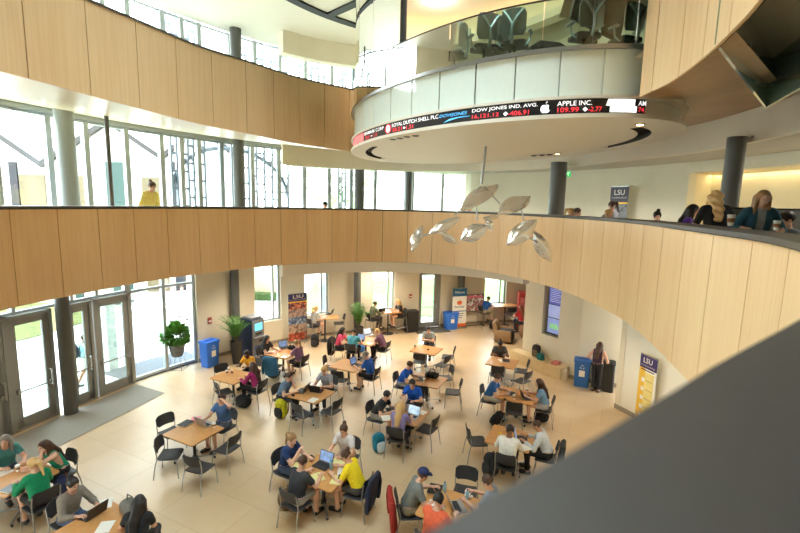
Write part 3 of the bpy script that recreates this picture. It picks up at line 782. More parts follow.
def mesh_obj(name, V, F, mats, parent=None, mi=None):
    me = bpy.data.meshes.new(name); me.from_pydata([tuple(v) for v in V], [], [tuple(int(i) for i in f) for f in F])
    for m in mats: me.materials.append(m)
    if mi is not None: me.polygons.foreach_set('material_index', mi)
    me.polygons.foreach_set('use_smooth', [True] * len(me.polygons)); me.update()
    o = bpy.data.objects.new(name, me); COL.objects.link(o)
    if parent is not None: o.parent = parent
    return o
def hand_template(curl=1.0):
    g = MB(); rings = []
    for y, w, t in ((-.02, .024, .019), (.02, .034, .017), (.055, .041, .015), (.088, .040, .011)):
        rings.append([Vector((w * math.cos(2 * PI * k / 10), y, t * math.sin(2 * PI * k / 10))) for k in range(10)])
    g.loft(rings)
    def digit(base, d, segs, r0, r1, curls):
        p = Vector(base); pts = [p - d * .015, p]; d = d.copy(); ax = Vector((0, 0, -1)); a = 0
        for L, c in zip(segs, curls):
            a = math.radians(c * curl); side = d.cross(Vector((0, 0, 1))).normalized()
            d = Matrix.Rotation(-a, 3, side) @ d; p = p + d * L; pts.append(p)
        n = len(pts); g.tube(pts, r0, 6, rs=[r0 + (r1 - r0) * i / (n - 1) for i in range(n)])
    for x, L, s in ((-.029, .066, -.14), (-.0098, .08, -.04), (.0098, .076, .04), (.029, .06, .16)):
        digit((x, .085, 0), Vector((s, 1, 0)).normalized(), (L * .45, L * .32, L * .27), .0092, .0068, (14, 30, 28))
    digit((-.034, .025, -.004), Vector((-.75, .65, -.1)).normalized(), (.038, .032, .026), .0115, .008, (12, 18, 18))
    return [Vector(v) for v in g.v], g.f
HAND = hand_template()
SKIN = {'fair': (224, 176, 150), 'tan': (206, 152, 120), 'brown': (132, 88, 62), 'dark': (92, 60, 44)}
HAIRC = {'black': (30, 24, 22), 'brown': (74, 48, 32), 'blond': (212, 172, 114), 'darkblond': (150, 112, 70), 'grey': (130, 124, 118), 'red': (130, 70, 40)}
def cmat(kind, c):
    return mat('%s %d %d %d' % (kind, *c), c, 0.85 if kind == 'cloth' else 0.5 if kind != 'skin' else 0.55, var=0.1 if kind == 'cloth' else 0.05, scale=25)
def V3(*a): return np.array(a, float)
def ik(S, T, l1, l2, pole):
    d = T - S; L = np.linalg.norm(d); m = (l1 + l2) * .995
    if L > m: d = d / L * m; L = m; T = S + d
    u = d / L; a = (l1 * l1 - l2 * l2 + L * L) / (2 * L); hgt = math.sqrt(max(0, l1 * l1 - a * a))
    p = pole - u * (pole @ u); p = p / (np.linalg.norm(p) + 1e-9)
    return S + u * a + p * hgt, T
def rot(yaw, pitch):
    cy, sy, cp, sp_ = math.cos(yaw), math.sin(yaw), math.cos(pitch), math.sin(pitch)
    Rz = np.array([[cy, -sy, 0], [sy, cy, 0], [0, 0, 1]]); Rx = np.array([[1, 0, 0], [0, cp, sp_], [0, -sp_, cp]])
    return Rz @ Rx
def person(label, loc, face, pose='sit', seat=.45, lean=14, look=(0, 18), rh=None, lh=None, skin='fair', shirt=(120, 120, 130), sleeve=.62,
           legs=(50, 52, 62), leglen=.96, shoe=(50, 46, 44), hair='short', hairc='brown', h=.018, slim=1.0, group='people in the hall', feet=None, scale=1.0, inner=None):
    lean = math.radians(lean); s = V3(0, math.sin(lean), math.cos(lean)); w = slim
    if pose == 'sit':
        pel = V3(0, -.02, seat + .105); hipz = pel[2]
        fz = .09 if seat < .6 else seat - .36
        kn = [V3(sx * .115, .41, seat + .075) for sx in (-1, 1)]
        an = [V3(sx * .115, .37 + (.03 if sx > 0 else 0), fz) for sx in (-1, 1)]
        if feet: an = [V3(*feet[0]), V3(*feet[1])]
        toe = [a + V3(sx * .02, .15, -.045) for a, sx in zip(an, (-1, 1))]; hip = [pel + V3(sx * .088, 0, -.01) for sx in (-1, 1)]
    else:
        pel = V3(0, 0, .95); hip = [pel + V3(sx * .088, 0, -.02) for sx in (-1, 1)]
        st = .0 if pose == 'stand' else .24
        an = [V3(-.095, st, .09), V3(.095, -st, .09 + (.07 if st else 0))]
        kn = [(hh + a) / 2 + V3(0, .03 + abs(st) * .2, .02) for hh, a in zip(hip, an)]
        toe = [a + V3(sx * .02, .15, -.045) for a, sx in zip(an, (-1, 1))]
    chest = pel + .33 * s; shc = pel + .44 * s; nb = pel + .50 * s
    hs = V3(0, math.sin(lean * 1.1 + .1), math.cos(lean * 1.1 + .1)); hc = nb + hs * .145
    yaw, pit = math.radians(look[0]), math.radians(look[1]); HR = rot(yaw, pit)
    prim = []
    A = lambda lab, a, b, ra, rb, k=.04: prim.append((lab, a, b, ra, rb, k))
    A('pelvis', pel + V3(-.075 * w, 0, 0), pel + V3(.075 * w, 0, 0), .112 * w, .112 * w)
    for sx in (-1, 1):
        A('torso', pel + V3(sx * .06 * w, .0, .06), chest + V3(sx * .075 * w, 0, 0), .098 * w, .108 * w, .06)
    A('torso', shc + V3(-.135 * w, 0, 0), shc + V3(.135 * w, 0, 0), .062, .062, .07)
    A('neck', nb - .03 * s, hc - hs * .03, .056, .05, .04)
    hands = []
    for sx, tgt in ((-1, lh), (1, rh)):
        S = shc + V3(sx * .178 * w, 0, -.01)
        if tgt is None: T = V3(sx * .17, .46, seat + .335) if pose == 'sit' else pel + V3(sx * .24, .06, -.10)
        else: T = V3(*tgt)
        E, T = ik(S, T, .285, .25, V3(sx * .6, -.25, -.9)); hands.append((sx, E, T))
        lab = 'L' if sx < 0 else 'R'
        A('uarm', S, E, .054, .042, .035); A('farm', E, T, .041, .027, .03)
    for i in (0, 1):
        A('thigh', hip[i], kn[i], .088 * w, .06, .05); A('shin', kn[i], an[i], .057, .04, .03)
        A('foot%d' % i, an[i] + V3(0, -.03, -.045), toe[i], .042, .036, .035)
    ends = np.array([p[1] for p in prim] + [p[2] for p in prim] + [hc + V3(0, 0, .14), hc + V3(0, .13, 0), hc - V3(.1, .12, 0), hc + V3(.1, 0, 0)])
    lo, hi = ends.min(0) - .14, ends.max(0) + .14
    G, n = grid(lo, hi, h)
    def head_d(Pt):
        q = (Pt - hc) @ HR
        d = ell_d(q, V3(0, -.012, .03), (.074, .093, .087))
        d = smin(d, ell_d(q, V3(0, .02, -.035), (.058, .068, .082)), .03)
        e, _ = cone_d(q, V3(0, .086, .005), V3(0, .102, -.024), .010, .015); d = smin(d, e, .018)
        for sx in (-1, 1): d = smin(d, ell_d(q, V3(sx * .076, -.005, -.008), (.012, .022, .032)), .01)
        for sx in (-1, 1): d = np.maximum(d, -(np.linalg.norm(q - V3(sx * .03, .096, .008), axis=1) - .017))
        e, _ = cone_d(q, V3(-.02, .083, -.06), V3(.02, .083, -.06), .009, .009); d = smin(d, e, .012)
        return d
    def body(Pt):
        D = None; best = np.full(len(Pt), 9.0); lab = np.zeros(len(Pt), int); tt = np.zeros(len(Pt))
        for i, (_, a, b, ra, rb, k) in enumerate(prim):
            d, t = cone_d(Pt, a, b, ra, rb)
            D = d if D is None else smin(D, d, k)
            m = d < best; best[m] = d[m]; lab[m] = i; tt[m] = t[m]
        d = head_d(Pt); m = d < best; lab[m] = 99; D = smin(D, d, .02)
        return D, lab, tt
    D, _, _ = body(G)
    Vv, Fq = surface_nets(D.reshape(n), lo, h)
    # snap vertices to the surface for a smoother result
    for _ in range(2):
        d0, lab, tt = body(Vv); e = 2e-3; gr = np.stack([(body(Vv + V3(*ax) * e)[0] - d0) / e for ax in ((1, 0, 0), (0, 1, 0), (0, 0, 1))], 1)
        gn = np.linalg.norm(gr, axis=1, keepdims=True); gr = gr / np.maximum(gn, .3); Vv = Vv - gr * np.clip(d0, -h * .5, h * .5)[:, None]
    d0, lab, tt = body(Vv)
    Fq = [tuple(f) for f in Fq]
    allV = [tuple(v) for v in Vv]; allF = list(Fq); mi = [0] * len(Fq)
    for sx, E, T in hands:
        y = (T - E) / np.linalg.norm(T - E); up = V3(0, 0, 1) - y * y[2]
        if np.linalg.norm(up) < .3: up = V3(0, 1, 0) - y * y[1]
        z = up / np.linalg.norm(up); x = np.cross(y, z); o = len(allV)
        for v in HAND[0]:
            vx = -v.x if sx < 0 else v.x
            allV.append(tuple(T + x * vx + y * v.y + z * v.z))
        for f in HAND[1]:
            f = tuple(reversed(f)) if sx < 0 else f
            allF.append(tuple(i + o for i in f)); mi.append(0)
    for c, r, m in ((V3(-.03, .081, .009), (.015, .010, .009), 1), (V3(.03, .081, .009), (.015, .010, .009), 1), (V3(-.03, .0885, .009), (.007, .004, .007), 2), (V3(.03, .0885, .009), (.007, .004, .007), 2), (V3(0, .0855, -.06), (.022, .008, .006), 3),
                    (V3(-.031, .088, .028), (.017, .006, .004), 4), (V3(.031, .088, .028), (.017, .006, .004), 4)):
        g = MB(); g.ball((0, 0, 0), r, 8); o = len(allV)
        for v in g.v: allV.append(tuple(hc + HR @ (c + np.array(v))))
        for f in g.f: allF.append(tuple(i + o for i in f)); mi.append(m)
    sm = cmat('skin', SKIN[skin]); hm = cmat('hair', HAIRC.get(hairc, hairc))
    o = mesh_obj('person', allV, allF, [sm, mat('eye white', (232, 228, 222), .3, var=0), mat('iris', (50, 36, 28), .3, var=0), mat('lips', (170, 100, 90), .5, var=0), hm], None, mi)
    o.location = loc; o.rotation_euler = (0, 0, math.atan2(face[1], face[0]) - PI / 2); o.scale = (scale,) * 3
    tag(o, label, 'person', group)
    # clothes: shells lifted off the body
    nrm = np.zeros_like(Vv); Fa = np.array(Fq)
    fn = np.cross(Vv[Fa[:, 2]] - Vv[Fa[:, 0]], Vv[Fa[:, 3]] - Vv[Fa[:, 1]])
    for k in range(4): np.add.at(nrm, Fa[:, k], fn)
    nrm /= np.maximum(np.linalg.norm(nrm, axis=1, keepdims=True), 1e-12)
    names = np.array([p[0] for p in prim] + ['head'] * (100 - len(prim)), dtype=object)[np.minimum(lab, 99)]
    def garment(nm, test, off, m):
        keep = test[Fa].sum(1) >= 3
        if not keep.any(): return
        fs = Fa[keep]; us, inv = np.unique(fs, return_inverse=True)
        mesh_obj(nm, Vv[us] + nrm[us] * off, inv.reshape(fs.shape), [m], o)
    isn = lambda x: names == x
    low = pel + s * .05
    hgt = (Vv - pel) @ s
    up = isn('torso') & (hgt > .0)
    t_sh = up | (isn('uarm') & (tt < (sleeve if sleeve <= 1 else 2)))
    if sleeve > 1: t_sh |= isn('farm') & (tt < .93)
    if sleeve <= 0: t_sh = up & ((np.abs(Vv[:, 0]) < .15))
    if sleeve > .3: t_sh |= isn('neck') & (tt < .15)
    garment('shirt', t_sh, .013, cmat('cloth', shirt))
    t_tr = isn('pelvis') | (isn('torso') & ~up) | isn('thigh') & (tt < (leglen / .6 if leglen < .6 else 2))
    if leglen >= .6: t_tr |= isn('shin') & (tt < leglen)
    garment('trousers', t_tr, .010, cmat('cloth', legs))
    if inner: garment('undershirt', (isn('torso') | isn('neck') & (tt < .3)) & (np.abs(Vv[:, 0]) < .062) & (nrm[:, 1] > .25), .022, cmat('cloth', inner))
    for i in (0, 1): garment('shoe', isn('foot%d' % i), .009, cmat('shoe', shoe))
    # hair
    if hair != 'none':
        hh = .011 if h < .016 else .014
        cap = hair in ('cap',)
        lo2, hi2 = V3(-.17, -.36 if hair in ('long', 'wavy') else -.24, -.46 if hair in ('long', 'wavy') else -.34 if hair == 'pony' else -.15), V3(.17, .16, .24)
        Q, n2 = grid(lo2, hi2, hh)
        d = ell_d(Q, V3(0, -.016, .036), (.087, .104, .098))
        if hair == 'buzz': d = ell_d(Q, V3(0, -.014, .032), (.077, .096, .091))
        back = ell_d(Q, V3(0, -.05, -.02), (.075, .066, .095)); d = smin(d, back, .03)
        if hair in ('long', 'wavy'):
            L = .36 if hair == 'long' else .33
            for sx in (-1, 1):
                e, _ = cone_d(Q, V3(sx * .06, -.05, .0), V3(sx * .085, -.055, -L * .8), .052, .036); d = smin(d, e, .04)
                e, _ = cone_d(Q, V3(sx * .075, -.0, .02), V3(sx * .095, .02, -.22), .028, .022); d = smin(d, e, .03)
            hg = rot(yaw, min(pit, .15)); bk = ((pel + s * (.50 - L + .1) + V3(0, -.15 * np.cos(lean), .0)) - hc) @ hg; md = ((pel + s * .45 + V3(0, -.125, 0)) - hc) @ hg
            for ox in (-.05, 0, .05):
                m_ = md + V3(ox * .9, 0, 0); b_ = bk + V3(ox * .8, 0, 0)
                e, _ = cone_d(Q, V3(ox * .7, -.08, 0), m_, .05, .034); d = smin(d, e, .04); e, _ = cone_d(Q, m_, b_, .034, .022); d = smin(d, e, .04)
            if hair == 'wavy': d = d + .010 * np.sin(Q[:, 2] * 55 + Q[:, 0] * 22)
        if hair == 'pony':
            e, _ = cone_d(Q, V3(0, -.105, .05), V3(0, -.155, .03), .03, .038); d = smin(d, e, .015)
            e, _ = cone_d(Q, V3(0, -.155, .03), V3(0, -.15, -.22), .038, .018); d = smin(d, e, .03)
        if hair == 'bun': e = np.linalg.norm(Q - V3(0, -.10, .115), axis=1) - .045; d = smin(d, e, .012)
        face_cut = ell_d(Q, V3(0, .105, -.035), (.078, .088, .105)); d = np.maximum(d, -face_cut)
        if hair in ('short', 'buzz', 'bun', 'cap', 'pony'):
            pl = -(Q[:, 2] + .055 + Q[:, 1] * .55)
            side = pl if hair != 'pony' else np.where(Q[:, 1] < -.12, -1, pl)
            d = np.maximum(d, side)
        hv, hf = surface_nets(d.reshape(n2), lo2, hh)
        hang = HR if hair not in ('long', 'wavy') else rot(yaw, min(pit, .15))
        mesh_obj('hair', hv @ HR.T + hc if hair not in ('long', 'wavy') else hv @ hang.T + hc, hf, [hm], o)
        if cap:
            d = ell_d(Q, V3(0, -.012, .05), (.096, .115, .10)); d = np.maximum(d, -(Q[:, 2] - .045))
            vis = ell_d(Q, V3(0, .12, .052), (.075, .085, .012)); d = np.minimum(d, np.maximum(vis, -(Q[:, 1] - .06)))
            hv, hf = surface_nets(d.reshape(n2), lo2, hh); mesh_obj('cap', hv @ HR.T + hc, hf, [cmat('cloth', (30, 46, 92))], o)
    return o
# ------------------------------------------------------------------ furniture prototypes
def tri_curve_panel(g, w, z0, z1, y0, y1, bow, th, nx=8, nz=5, rc=.05):
    """curved back panel with rounded corners"""
    F, B = [], []
    for j in range(nz + 1):
        t = j / nz; z = z0 + (z1 - z0) * t; ed = min(t, 1 - t) * (z1 - z0); ww = w - 2 * (rc - math.sqrt(max(0, rc * rc - max(0, rc - ed) ** 2))) if ed < rc else w
        row = []
        for i in range(nx + 1):
            u = i / nx * 2 - 1; x = u * ww / 2; y = y0 + (y1 - y0) * t + bow * u * u
            row.append((x, y, z))
        F.append(row)
    rings = []
    for row in F: rings.append([Vector(p) for p in row] + [Vector((p[0], p[1] - th, p[2])) for p in reversed(row)])
    g.loft(rings)
SEATM = mat('charcoal seat plastic', (60, 59, 61), 0.5, var=0.05, scale=60)
MESHM = mat('black mesh back', (50, 50, 53), 0.6, var=0.12, scale=120)
LEGM = mat('silver chair leg', (168, 168, 166), 0.3, 0.8, var=0.0)
def make_chair(H=.45, name='stacking_chair', cat='chair'):
    t = thing(name, 'x', cat)
    g = MB(); rings = []
    for y, z, w in ((-.21, .012, .40), (-.12, -.004, .44), (0, -.006, .46), (.13, .002, .46), (.20, -.004, .44), (.225, -.022, .40)):
        x = w / 2
        rings.append([Vector((-x, y, H + z - .012)), Vector((-x * .5, y, H + z - .026)), Vector((x * .5, y, H + z - .026)), Vector((x, y, H + z - .012)), Vector((x * .97, y, H + z + .006)), Vector((x * .5, y, H + z - .004)), Vector((-x * .5, y, H + z - .004)), Vector((-x * .97, y, H + z + .006))])
    g.loft(rings); g.build('seat', SEATM, t, smooth=50)
    g = MB(); tri_curve_panel(g, .45, H + .13, H + .385, -.215, -.275, .045, .014); g.build('backrest', MESHM, t, smooth=50)
    for sx in (-1, 1):
        g = MB(); g.tube([(sx * .235, .235, 0), (sx * .225, .215, H * .6), (sx * .205, .19, H - .035), (sx * .2, .10, H - .03)], .0115, 7); g.build('leg', LEGM, t, smooth=50)
        g = MB(); g.tube([(sx * .245, -.27, 0), (sx * .228, -.235, H * .6), (sx * .215, -.2, H - .03), (sx * .218, -.19, H + .05), (sx * .222, -.20, H + .15), (sx * .218, -.235, H + .33)], .0115, 7); g.build('leg', LEGM, t, smooth=50)
    g = MB(); g.tube([(-.2, .10, H - .03), (-.2, -.19, H - .03)], .009, 6); g.tube([(.2, .10, H - .03), (.2, -.19, H - .03)], .009, 6); g.tube([(-.2, 0, H - .032), (.2, 0, H - .032)], .009, 6)
    g.build('seat_frame', LEGM, t, smooth=50)
    if H > .6:
        g = MB(); fz = .28
        g.tube([(-.228, .222, fz), (.228, .222, fz)], .010, 6); g.tube([(-.238, -.25, fz + .05), (-.228, .222, fz)], .009, 6); g.tube([(.238, -.25, fz + .05), (.228, .222, fz)], .009, 6); g.build('foot_rest', LEGM, t, smooth=50)
    return freeze(t)
CHAIR = make_chair(); STOOL = make_chair(.76, 'bar_stool', 'stool')
STEELD = mat('dark grey steel', (74, 76, 78), 0.4, 0.6, var=0.02)
EDGE = mat('dark table edge', (92, 66, 44), 0.5, var=0.03)
def make_table(w=.98, d=.90, H=.74):
    t = thing('study_table', 'x', 'table')
    g = MB(); g.rbox((0, 0, H - .014), (w, d, .028), .05, 5); top = g.build('tabletop', TABLEWOOD, t, smooth=40)
    g = MB(); g.rbox((0, 0, H - .033), (w - .012, d - .012, .012), .05, 5); g.build('edge_band', EDGE, top, smooth=40)
    g = MB(); g.lathe([(.036, .09), (.036, H - .05)], (0, 0, 0), 14); g.rbox((0, 0, H - .048), (.4, .4, .02), .03); g.lathe([(.06, .07), (.06, .13)], (0, 0, 0), 14); g.build('column', STEELD, t, smooth=40)
    for k in range(4):
        a = PI / 4 + PI / 2 * k; u = Vector((math.cos(a), math.sin(a), 0))
        g = MB(); g.tube([u * .03 + Vector((0, 0, .10)), u * .2 + Vector((0, 0, .095)), u * .44 + Vector((0, 0, .075))], .022, 8, flat=.6); f = g.build('leg', STEEL, t, smooth=40)
        g = MB(); c = u * .42; g.lathe([(.028, -.012), (.03, 0), (.028, .012)], (c.x, c.y, .03), 10, mx=Matrix.Rotation(PI / 2, 3, 'X')); g.box((c.x, c.y, .055), (.02, .02, .02)); g.build('caster', BLACK, f, smooth=40)
    return freeze(t)
TABLE = make_table()
def make_bar(w=1.15, d=.62, H=1.05):
    t = thing('bar_table', 'x', 'table')
    g = MB(); g.rbox((0, 0, H - .015), (w, d, .03), .06, 5); g.build('tabletop', TABLEWOOD, t, smooth=40)
    g = MB(); g.lathe([(.035, .03), (.035, H - .03)], (0, 0, 0), 14); g.build('column', STEELD, t, smooth=40)
    g = MB(); g.lathe([(.27, 0), (.27, .012), (.06, .035)], (0, 0, 0), 24); g.build('base', STEELD, t, smooth=40)
    return freeze(t)
BAR = make_bar()
SCREEN_OFF = mat('dark laptop screen', (20, 22, 28), 0.15, var=0)
def make_laptop(name, body, scr, e):
    t = thing('laptop', 'x', 'laptop')
    g = MB(); g.rbox((0, 0, .009), (.34, .235, .016), .012); g.build('base', body, t, smooth=40)
    g = MB(); g.box((0, .03, .0178), (.29, .11, .0015)); g.build('keyboard', mat('laptop keys', (40, 40, 42), .6, var=.25, scale=90), t)
    a = math.radians(18); R = Matrix.Rotation(-a, 3, 'X')
    g = MB(); c = Vector((0, .118, .014)); g.rbox(c + R @ Vector((0, 0, .115)), (.34, .22, .010), .012, mx=R @ Matrix.Rotation(PI / 2, 3, 'X')); lid = g.build('lid', body, t, smooth=40)
    g = MB(); q = [c + R @ Vector((x, -.0058, z)) for x, z in ((-.155, .02), (.155, .02), (.155, .212), (-.155, .212))]; g.quad(*q)
    g.build('screen', scr, lid)
    return freeze(t)
LAPB = mat('black laptop body', (38, 38, 42), .4, var=.03); LAPS = mat('silver laptop body', (176, 176, 180), .3, .6, var=.02)
LAPTOP = make_laptop('laptop', LAPB, mat('lit laptop screen', (120, 150, 200), .3, emit=.2, var=.25, scale=12), 1)
LAPTOPS = make_laptop('laptop', LAPS, mat('pale lit laptop screen', (190, 215, 240), .3, emit=.3, var=.25, scale=12), 1)
def make_paper(w=.216, d=.28):
    g = MB(); g.rbox((0, 0, .002), (w, d, .004), .004); o = g.build('paper_sheet', mat('white paper', (240, 238, 230), .8, var=.03, scale=30)); tag(o, 'x', 'paper'); KIDS[o.name] = []; return o
PAPER = make_paper()
def make_book():
    t = thing('notebook', 'x', 'notebook'); g = MB(); g.rbox((0, 0, .012), (.24, .30, .022), .01); g.build('pages', mat('notebook pages', (236, 232, 214), .8, var=.03), t)
    g = MB(); g.rbox((0, 0, .0245), (.245, .305, .003), .01); g.build('cover', mat('black cover', (36, 36, 40), .5), t); return freeze(t)
BOOK = make_book()
def make_cup():
    t = thing('paper_cup', 'x', 'cup'); g = MB(); g.lathe([(.028, 0), (.041, .115)], (0, 0, 0), 16); g.build('body', mat('white cup', (240, 238, 232), .5, var=.01), t, smooth=40)
    g = MB(); g.lathe([(.043, .113), (.043, .121), (.036, .127)], (0, 0, 0), 16); g.build('lid', mat('white lid', (235, 234, 230), .35, var=0), t, smooth=40)
    g = MB(); g.lathe([(.0345, .04), (.0395, .085)], (0, 0, 0), 16); g.build('sleeve', mat('brown cup sleeve', (150, 106, 70), .8), t, smooth=40); return freeze(t)
CUP = make_cup()
def make_bottle():
    t = thing('water_bottle', 'x', 'bottle'); g = MB(); g.lathe([(.03, 0), (.033, .02), (.033, .13), (.028, .15), (.013, .18), (.013, .19)], (0, 0, 0), 14); g.build('body', mat('clear blue plastic', (150, 190, 205), .15, var=.02), t, smooth=40)
    g = MB(); g.lathe([(.015, .188), (.015, .207)], (0, 0, 0), 12); g.build('cap', mat('blue cap', (40, 110, 150), .4, var=0), t, smooth=40); return freeze(t)
BOTTLE = make_bottle()
def make_phone():
    t = thing('phone', 'x', 'phone'); g = MB(); g.rbox((0, 0, .005), (.07, .14, .009), .012); g.build('body', BLACK, t); g = MB(); g.quad((-.03, -.06, .0098), (.03, -.06, .0098), (.03, .06, .0098), (-.03, .06, .0098)); g.build('screen', SCREEN_OFF, t); return freeze(t)
PHONE = make_phone()
def backpack(label, loc, rz, c1, c2, s=1.0, grp=None, tilt=0):
    t = thing('backpack', label, 'backpack', loc, rz, grp); t.scale = (s,) * 3; t.rotation_euler = (tilt, 0, rz)
    m1, m2 = cmat('cloth', c1), cmat('cloth', c2)
    def blob(name, c, r, p, m, par):
        lo, hi = np.array(c) - np.array(r) * 1.15, np.array(c) + np.array(r) * 1.15
        Q, n = grid(lo, hi, .02); q = np.abs((Q - np.array(c)) / np.array(r)); d = ((q ** p).sum(1) ** (1 / p) - 1) * min(r)
        V, F = surface_nets(d.reshape(n), lo, .02); return mesh_obj(name, V, F, [m], par)
    blob('body', (0, 0, .235), (.155, .105, .235), 3.2, m1, t); blob('front_pocket', (0, .105, .155), (.12, .05, .13), 3.2, m2, t); blob('top_pocket', (0, .09, .34), (.11, .04, .07), 3, m1, t)
    for sx in (-1, 1):
        g = MB(); g.tube([(sx * .07, -.095, .44), (sx * .08, -.155, .36), (sx * .085, -.165, .22), (sx * .09, -.11, .06)], .02, 8, flat=.4); g.build('strap', m2, t, smooth=50)
    g = MB(); g.tube([(-.035, -.06, .46), (-.02, -.06, .50), (.02, -.06, .50), (.035, -.06, .46)], .009, 6); g.build('handle', m2, t, smooth=50)
    return t
def soft_bag(label, loc, rz, c, size=(.4, .22, .3), cat='bag'):
    t = thing('tote_bag', label, cat, loc, rz); lo, hi = V3(-size[0] * .6, -size[1] * .6, -.02), V3(size[0] * .6, size[1] * .6, size[2] * 1.12)
    Q, n = grid(lo, hi, .02); r = V3(size[0] / 2, size[1] / 2, size[2] / 2); q = np.abs((Q - V3(0, 0, size[2] / 2)) / r); d = ((q ** 3).sum(1) ** (1 / 3.0) - 1) * min(r) + .006 * np.sin(Q[:, 0] * 40) * np.sin(Q[:, 2] * 30)
    V, F = surface_nets(d.reshape(n), lo, .02); mesh_obj('body', V, F, [cmat('cloth', c)], t)
    g = MB(); g.tube([(-.09, 0, size[2] * .93), (-.07, 0, size[2] + .10), (.07, 0, size[2] + .10), (.09, 0, size[2] * .93)], .011, 6); g.build('handle', cmat('cloth', tuple(int(v * .8) for v in c)), t, smooth=50); return t
def jacket_on(label, chair_loc, face, c, H=.45, low=.05):
    """coat hung over the back of a chair"""
    f = Vector((face[0], face[1], 0)).normalized(); rz = math.atan2(f.y, f.x) - PI / 2
    t = thing('jacket', label, 'jacket', (chair_loc[0], chair_loc[1], 0), rz); m = cmat('cloth', c)
    g = MB(); rings = []
    for z, w, th in ((H - .30 + low, .2, .05), (H - .1, .235, .06), (H + .12, .25, .06), (H + .3, .25, .055), (H + .40, .22, .045), (H + .425, .16, .03)):
        y = -.30 - (z - H) * .12
        rings.append([Vector((w * math.copysign(abs(math.cos(a)) ** .6, math.cos(a)) * (1 + .03 * math.sin(5 * a + z * 9)), y + th * math.sin(a) * (1 + .25 * math.sin(4 * a + z * 14)), z)) for a in [2 * PI * k / 20 for k in range(20)]])
    g.loft(rings); g.build('body', m, t, smooth=60)
    for sx in (-1, 1):
        g = MB(); g.tube([(sx * .21, -.335, H + .34), (sx * .27, -.345, H + .15), (sx * .27, -.33, H - .12), (sx * .25, -.32, H - .2)], .05, 9, rs=[.055, .052, .045, .04]); g.build('sleeve', m, t, smooth=60)
    return t
# ------------------------------------------------------------------ tables, chairs and the people at them
TR = math.radians(-26)
TU = Vector((math.cos(TR), math.sin(TR), 0)); TVv = Vector((-math.sin(TR), math.cos(TR), 0))
T = {}
def table(key, c, desc, w=None):
    T[key] = Vector((c[0], c[1], 0))
    place(TABLE, desc, (c[0], c[1], 0), TR, 'square study tables on the hall floor')
q9 = at(366, 340.6, .74)
table('T1', (-7.1, 7.73), 'wooden table with the closed grey folder, between the women in green')
table('T2', (-4.75, 6.51), 'wooden table with the open black laptop and grey bag, by the woman in taupe')
table('T3', (-4.63, 9.52), 'wooden table with black and pink folders and three empty chairs')
table('T4', (-4.96, 12.79), 'wooden table between the orange shirt and the magenta shirt')
table('T5', (-2.37, 11.66), 'wooden table beside the yellow backpack, with two grey laptops')
table('T6', (-4.02, 14.97), 'wooden table near the photo banner, with papers and a blue laptop')
table('T7', (-1.41, 8.09), 'crowded wooden table covered in yellow notepads, four students round it')
table('T8', (-1.6, 13.93), 'wooden table with one man in blue shirt and shorts at a laptop')
table('T9', (q9.x, q9.y), 'wooden table between the pink top and the plum shirt')
table('T10', (1.03, 15.65), 'wooden table of the lone man facing the hall, before the dark door mat')
table('T11', (.92, 12.82), 'wooden table with the black bag on it, beside the man in royal blue')
table('T12', (.23, 10.6), 'wooden table with two laptops back to back, beside the long-haired blonde')
table('T13', (3.55, 14.52), 'wooden table of the woman in the patterned top, before the bench')
table('T14', (3.38, 11.88), 'wooden table with a white cup, between the blue polo and the pale blue top')
table('T15', (2.62, 9.55), 'wooden table of the two men in white shirts')
table('T16', (.98, 7.14), 'wooden table with books and tissues, beside the man in the navy cap')
def outside(key, p, gap):
    """keep a seat clear of the table edge"""
    if key is None: return p
    d = p - T[key]; a, b = d.dot(TU), d.dot(TVv); hx, hy = .49 + gap, .45 + gap
    if abs(a) < hx and abs(b) < hy:
        if hx - abs(a) < hy - abs(b): a = math.copysign(hx, a)
        else: b = math.copysign(hy, b)
    q = T[key] + TU * a + TVv * b; q.z = 0; return q
CH = {}
def seat(key, px, py, label, face=None, gap=.02, who=None, z=.45, **k):
    p = at(px, py, z + .02); p.z = 0
    p = outside(key, p, .20 if who else gap)
    if face is None:
        d = T[key] - p
    else: d = Vector((math.cos(math.radians(face)), math.sin(math.radians(face)), 0))
    if face is None and who:
        # turn square to the nearest table side more than to its middle
        e = T[key] - p; a, b = e.dot(TU), e.dot(TVv)
        sq = TU * math.copysign(1, a) if abs(a) > abs(b) else TVv * math.copysign(1, b); d = e.normalized() * .5 + sq * .6
    c = place(CHAIR if z < .6 else STOOL, label, (p.x, p.y, 0), math.atan2(d.y, d.x) - PI / 2, 'black chairs round the study tables' if z < .6 else 'bar stools at the window tables')
    CH[label] = (p, d)
    if who:
        y = p.y
        person(who, (p.x, p.y, 0), (d.x, d.y), seat=z, h=.017 if y < 11 else .02, group='students at the tables', **k)
    return p, d
GRY, NVY, BLK_, WHT, KHA, JEA = (128, 132, 138), (34, 52, 96), (34, 34, 38), (232, 232, 230), (176, 160, 130), (66, 80, 108)
# T1
seat('T1', 5, 472, 'chair under the grey-haired person in teal at the frame edge', who='person with long grey hair in a teal tee, arm on the table', shirt=(76, 142, 140), hair='long', hairc='grey', look=(-30, 5), legs=JEA)
seat('T1', 57, 474, 'black chair under the woman in the green tank top', who='woman with brown hair in an emerald tank top, chin on hand', shirt=(18, 142, 110), sleeve=0, hair='long', hairc='brown', look=(15, 8), lh=(-.06, .30, 1.08), slim=.9, legs=BLK_, lean=22)
seat('T1', 41, 503, 'chair under the blonde woman in the green cardigan', who='blonde woman with a ponytail in a green cardigan, seen from behind', shirt=(12, 140, 92), sleeve=2, hair='pony', hairc='blond', look=(20, 14), slim=.9, legs=(46, 40, 38), leglen=.5)
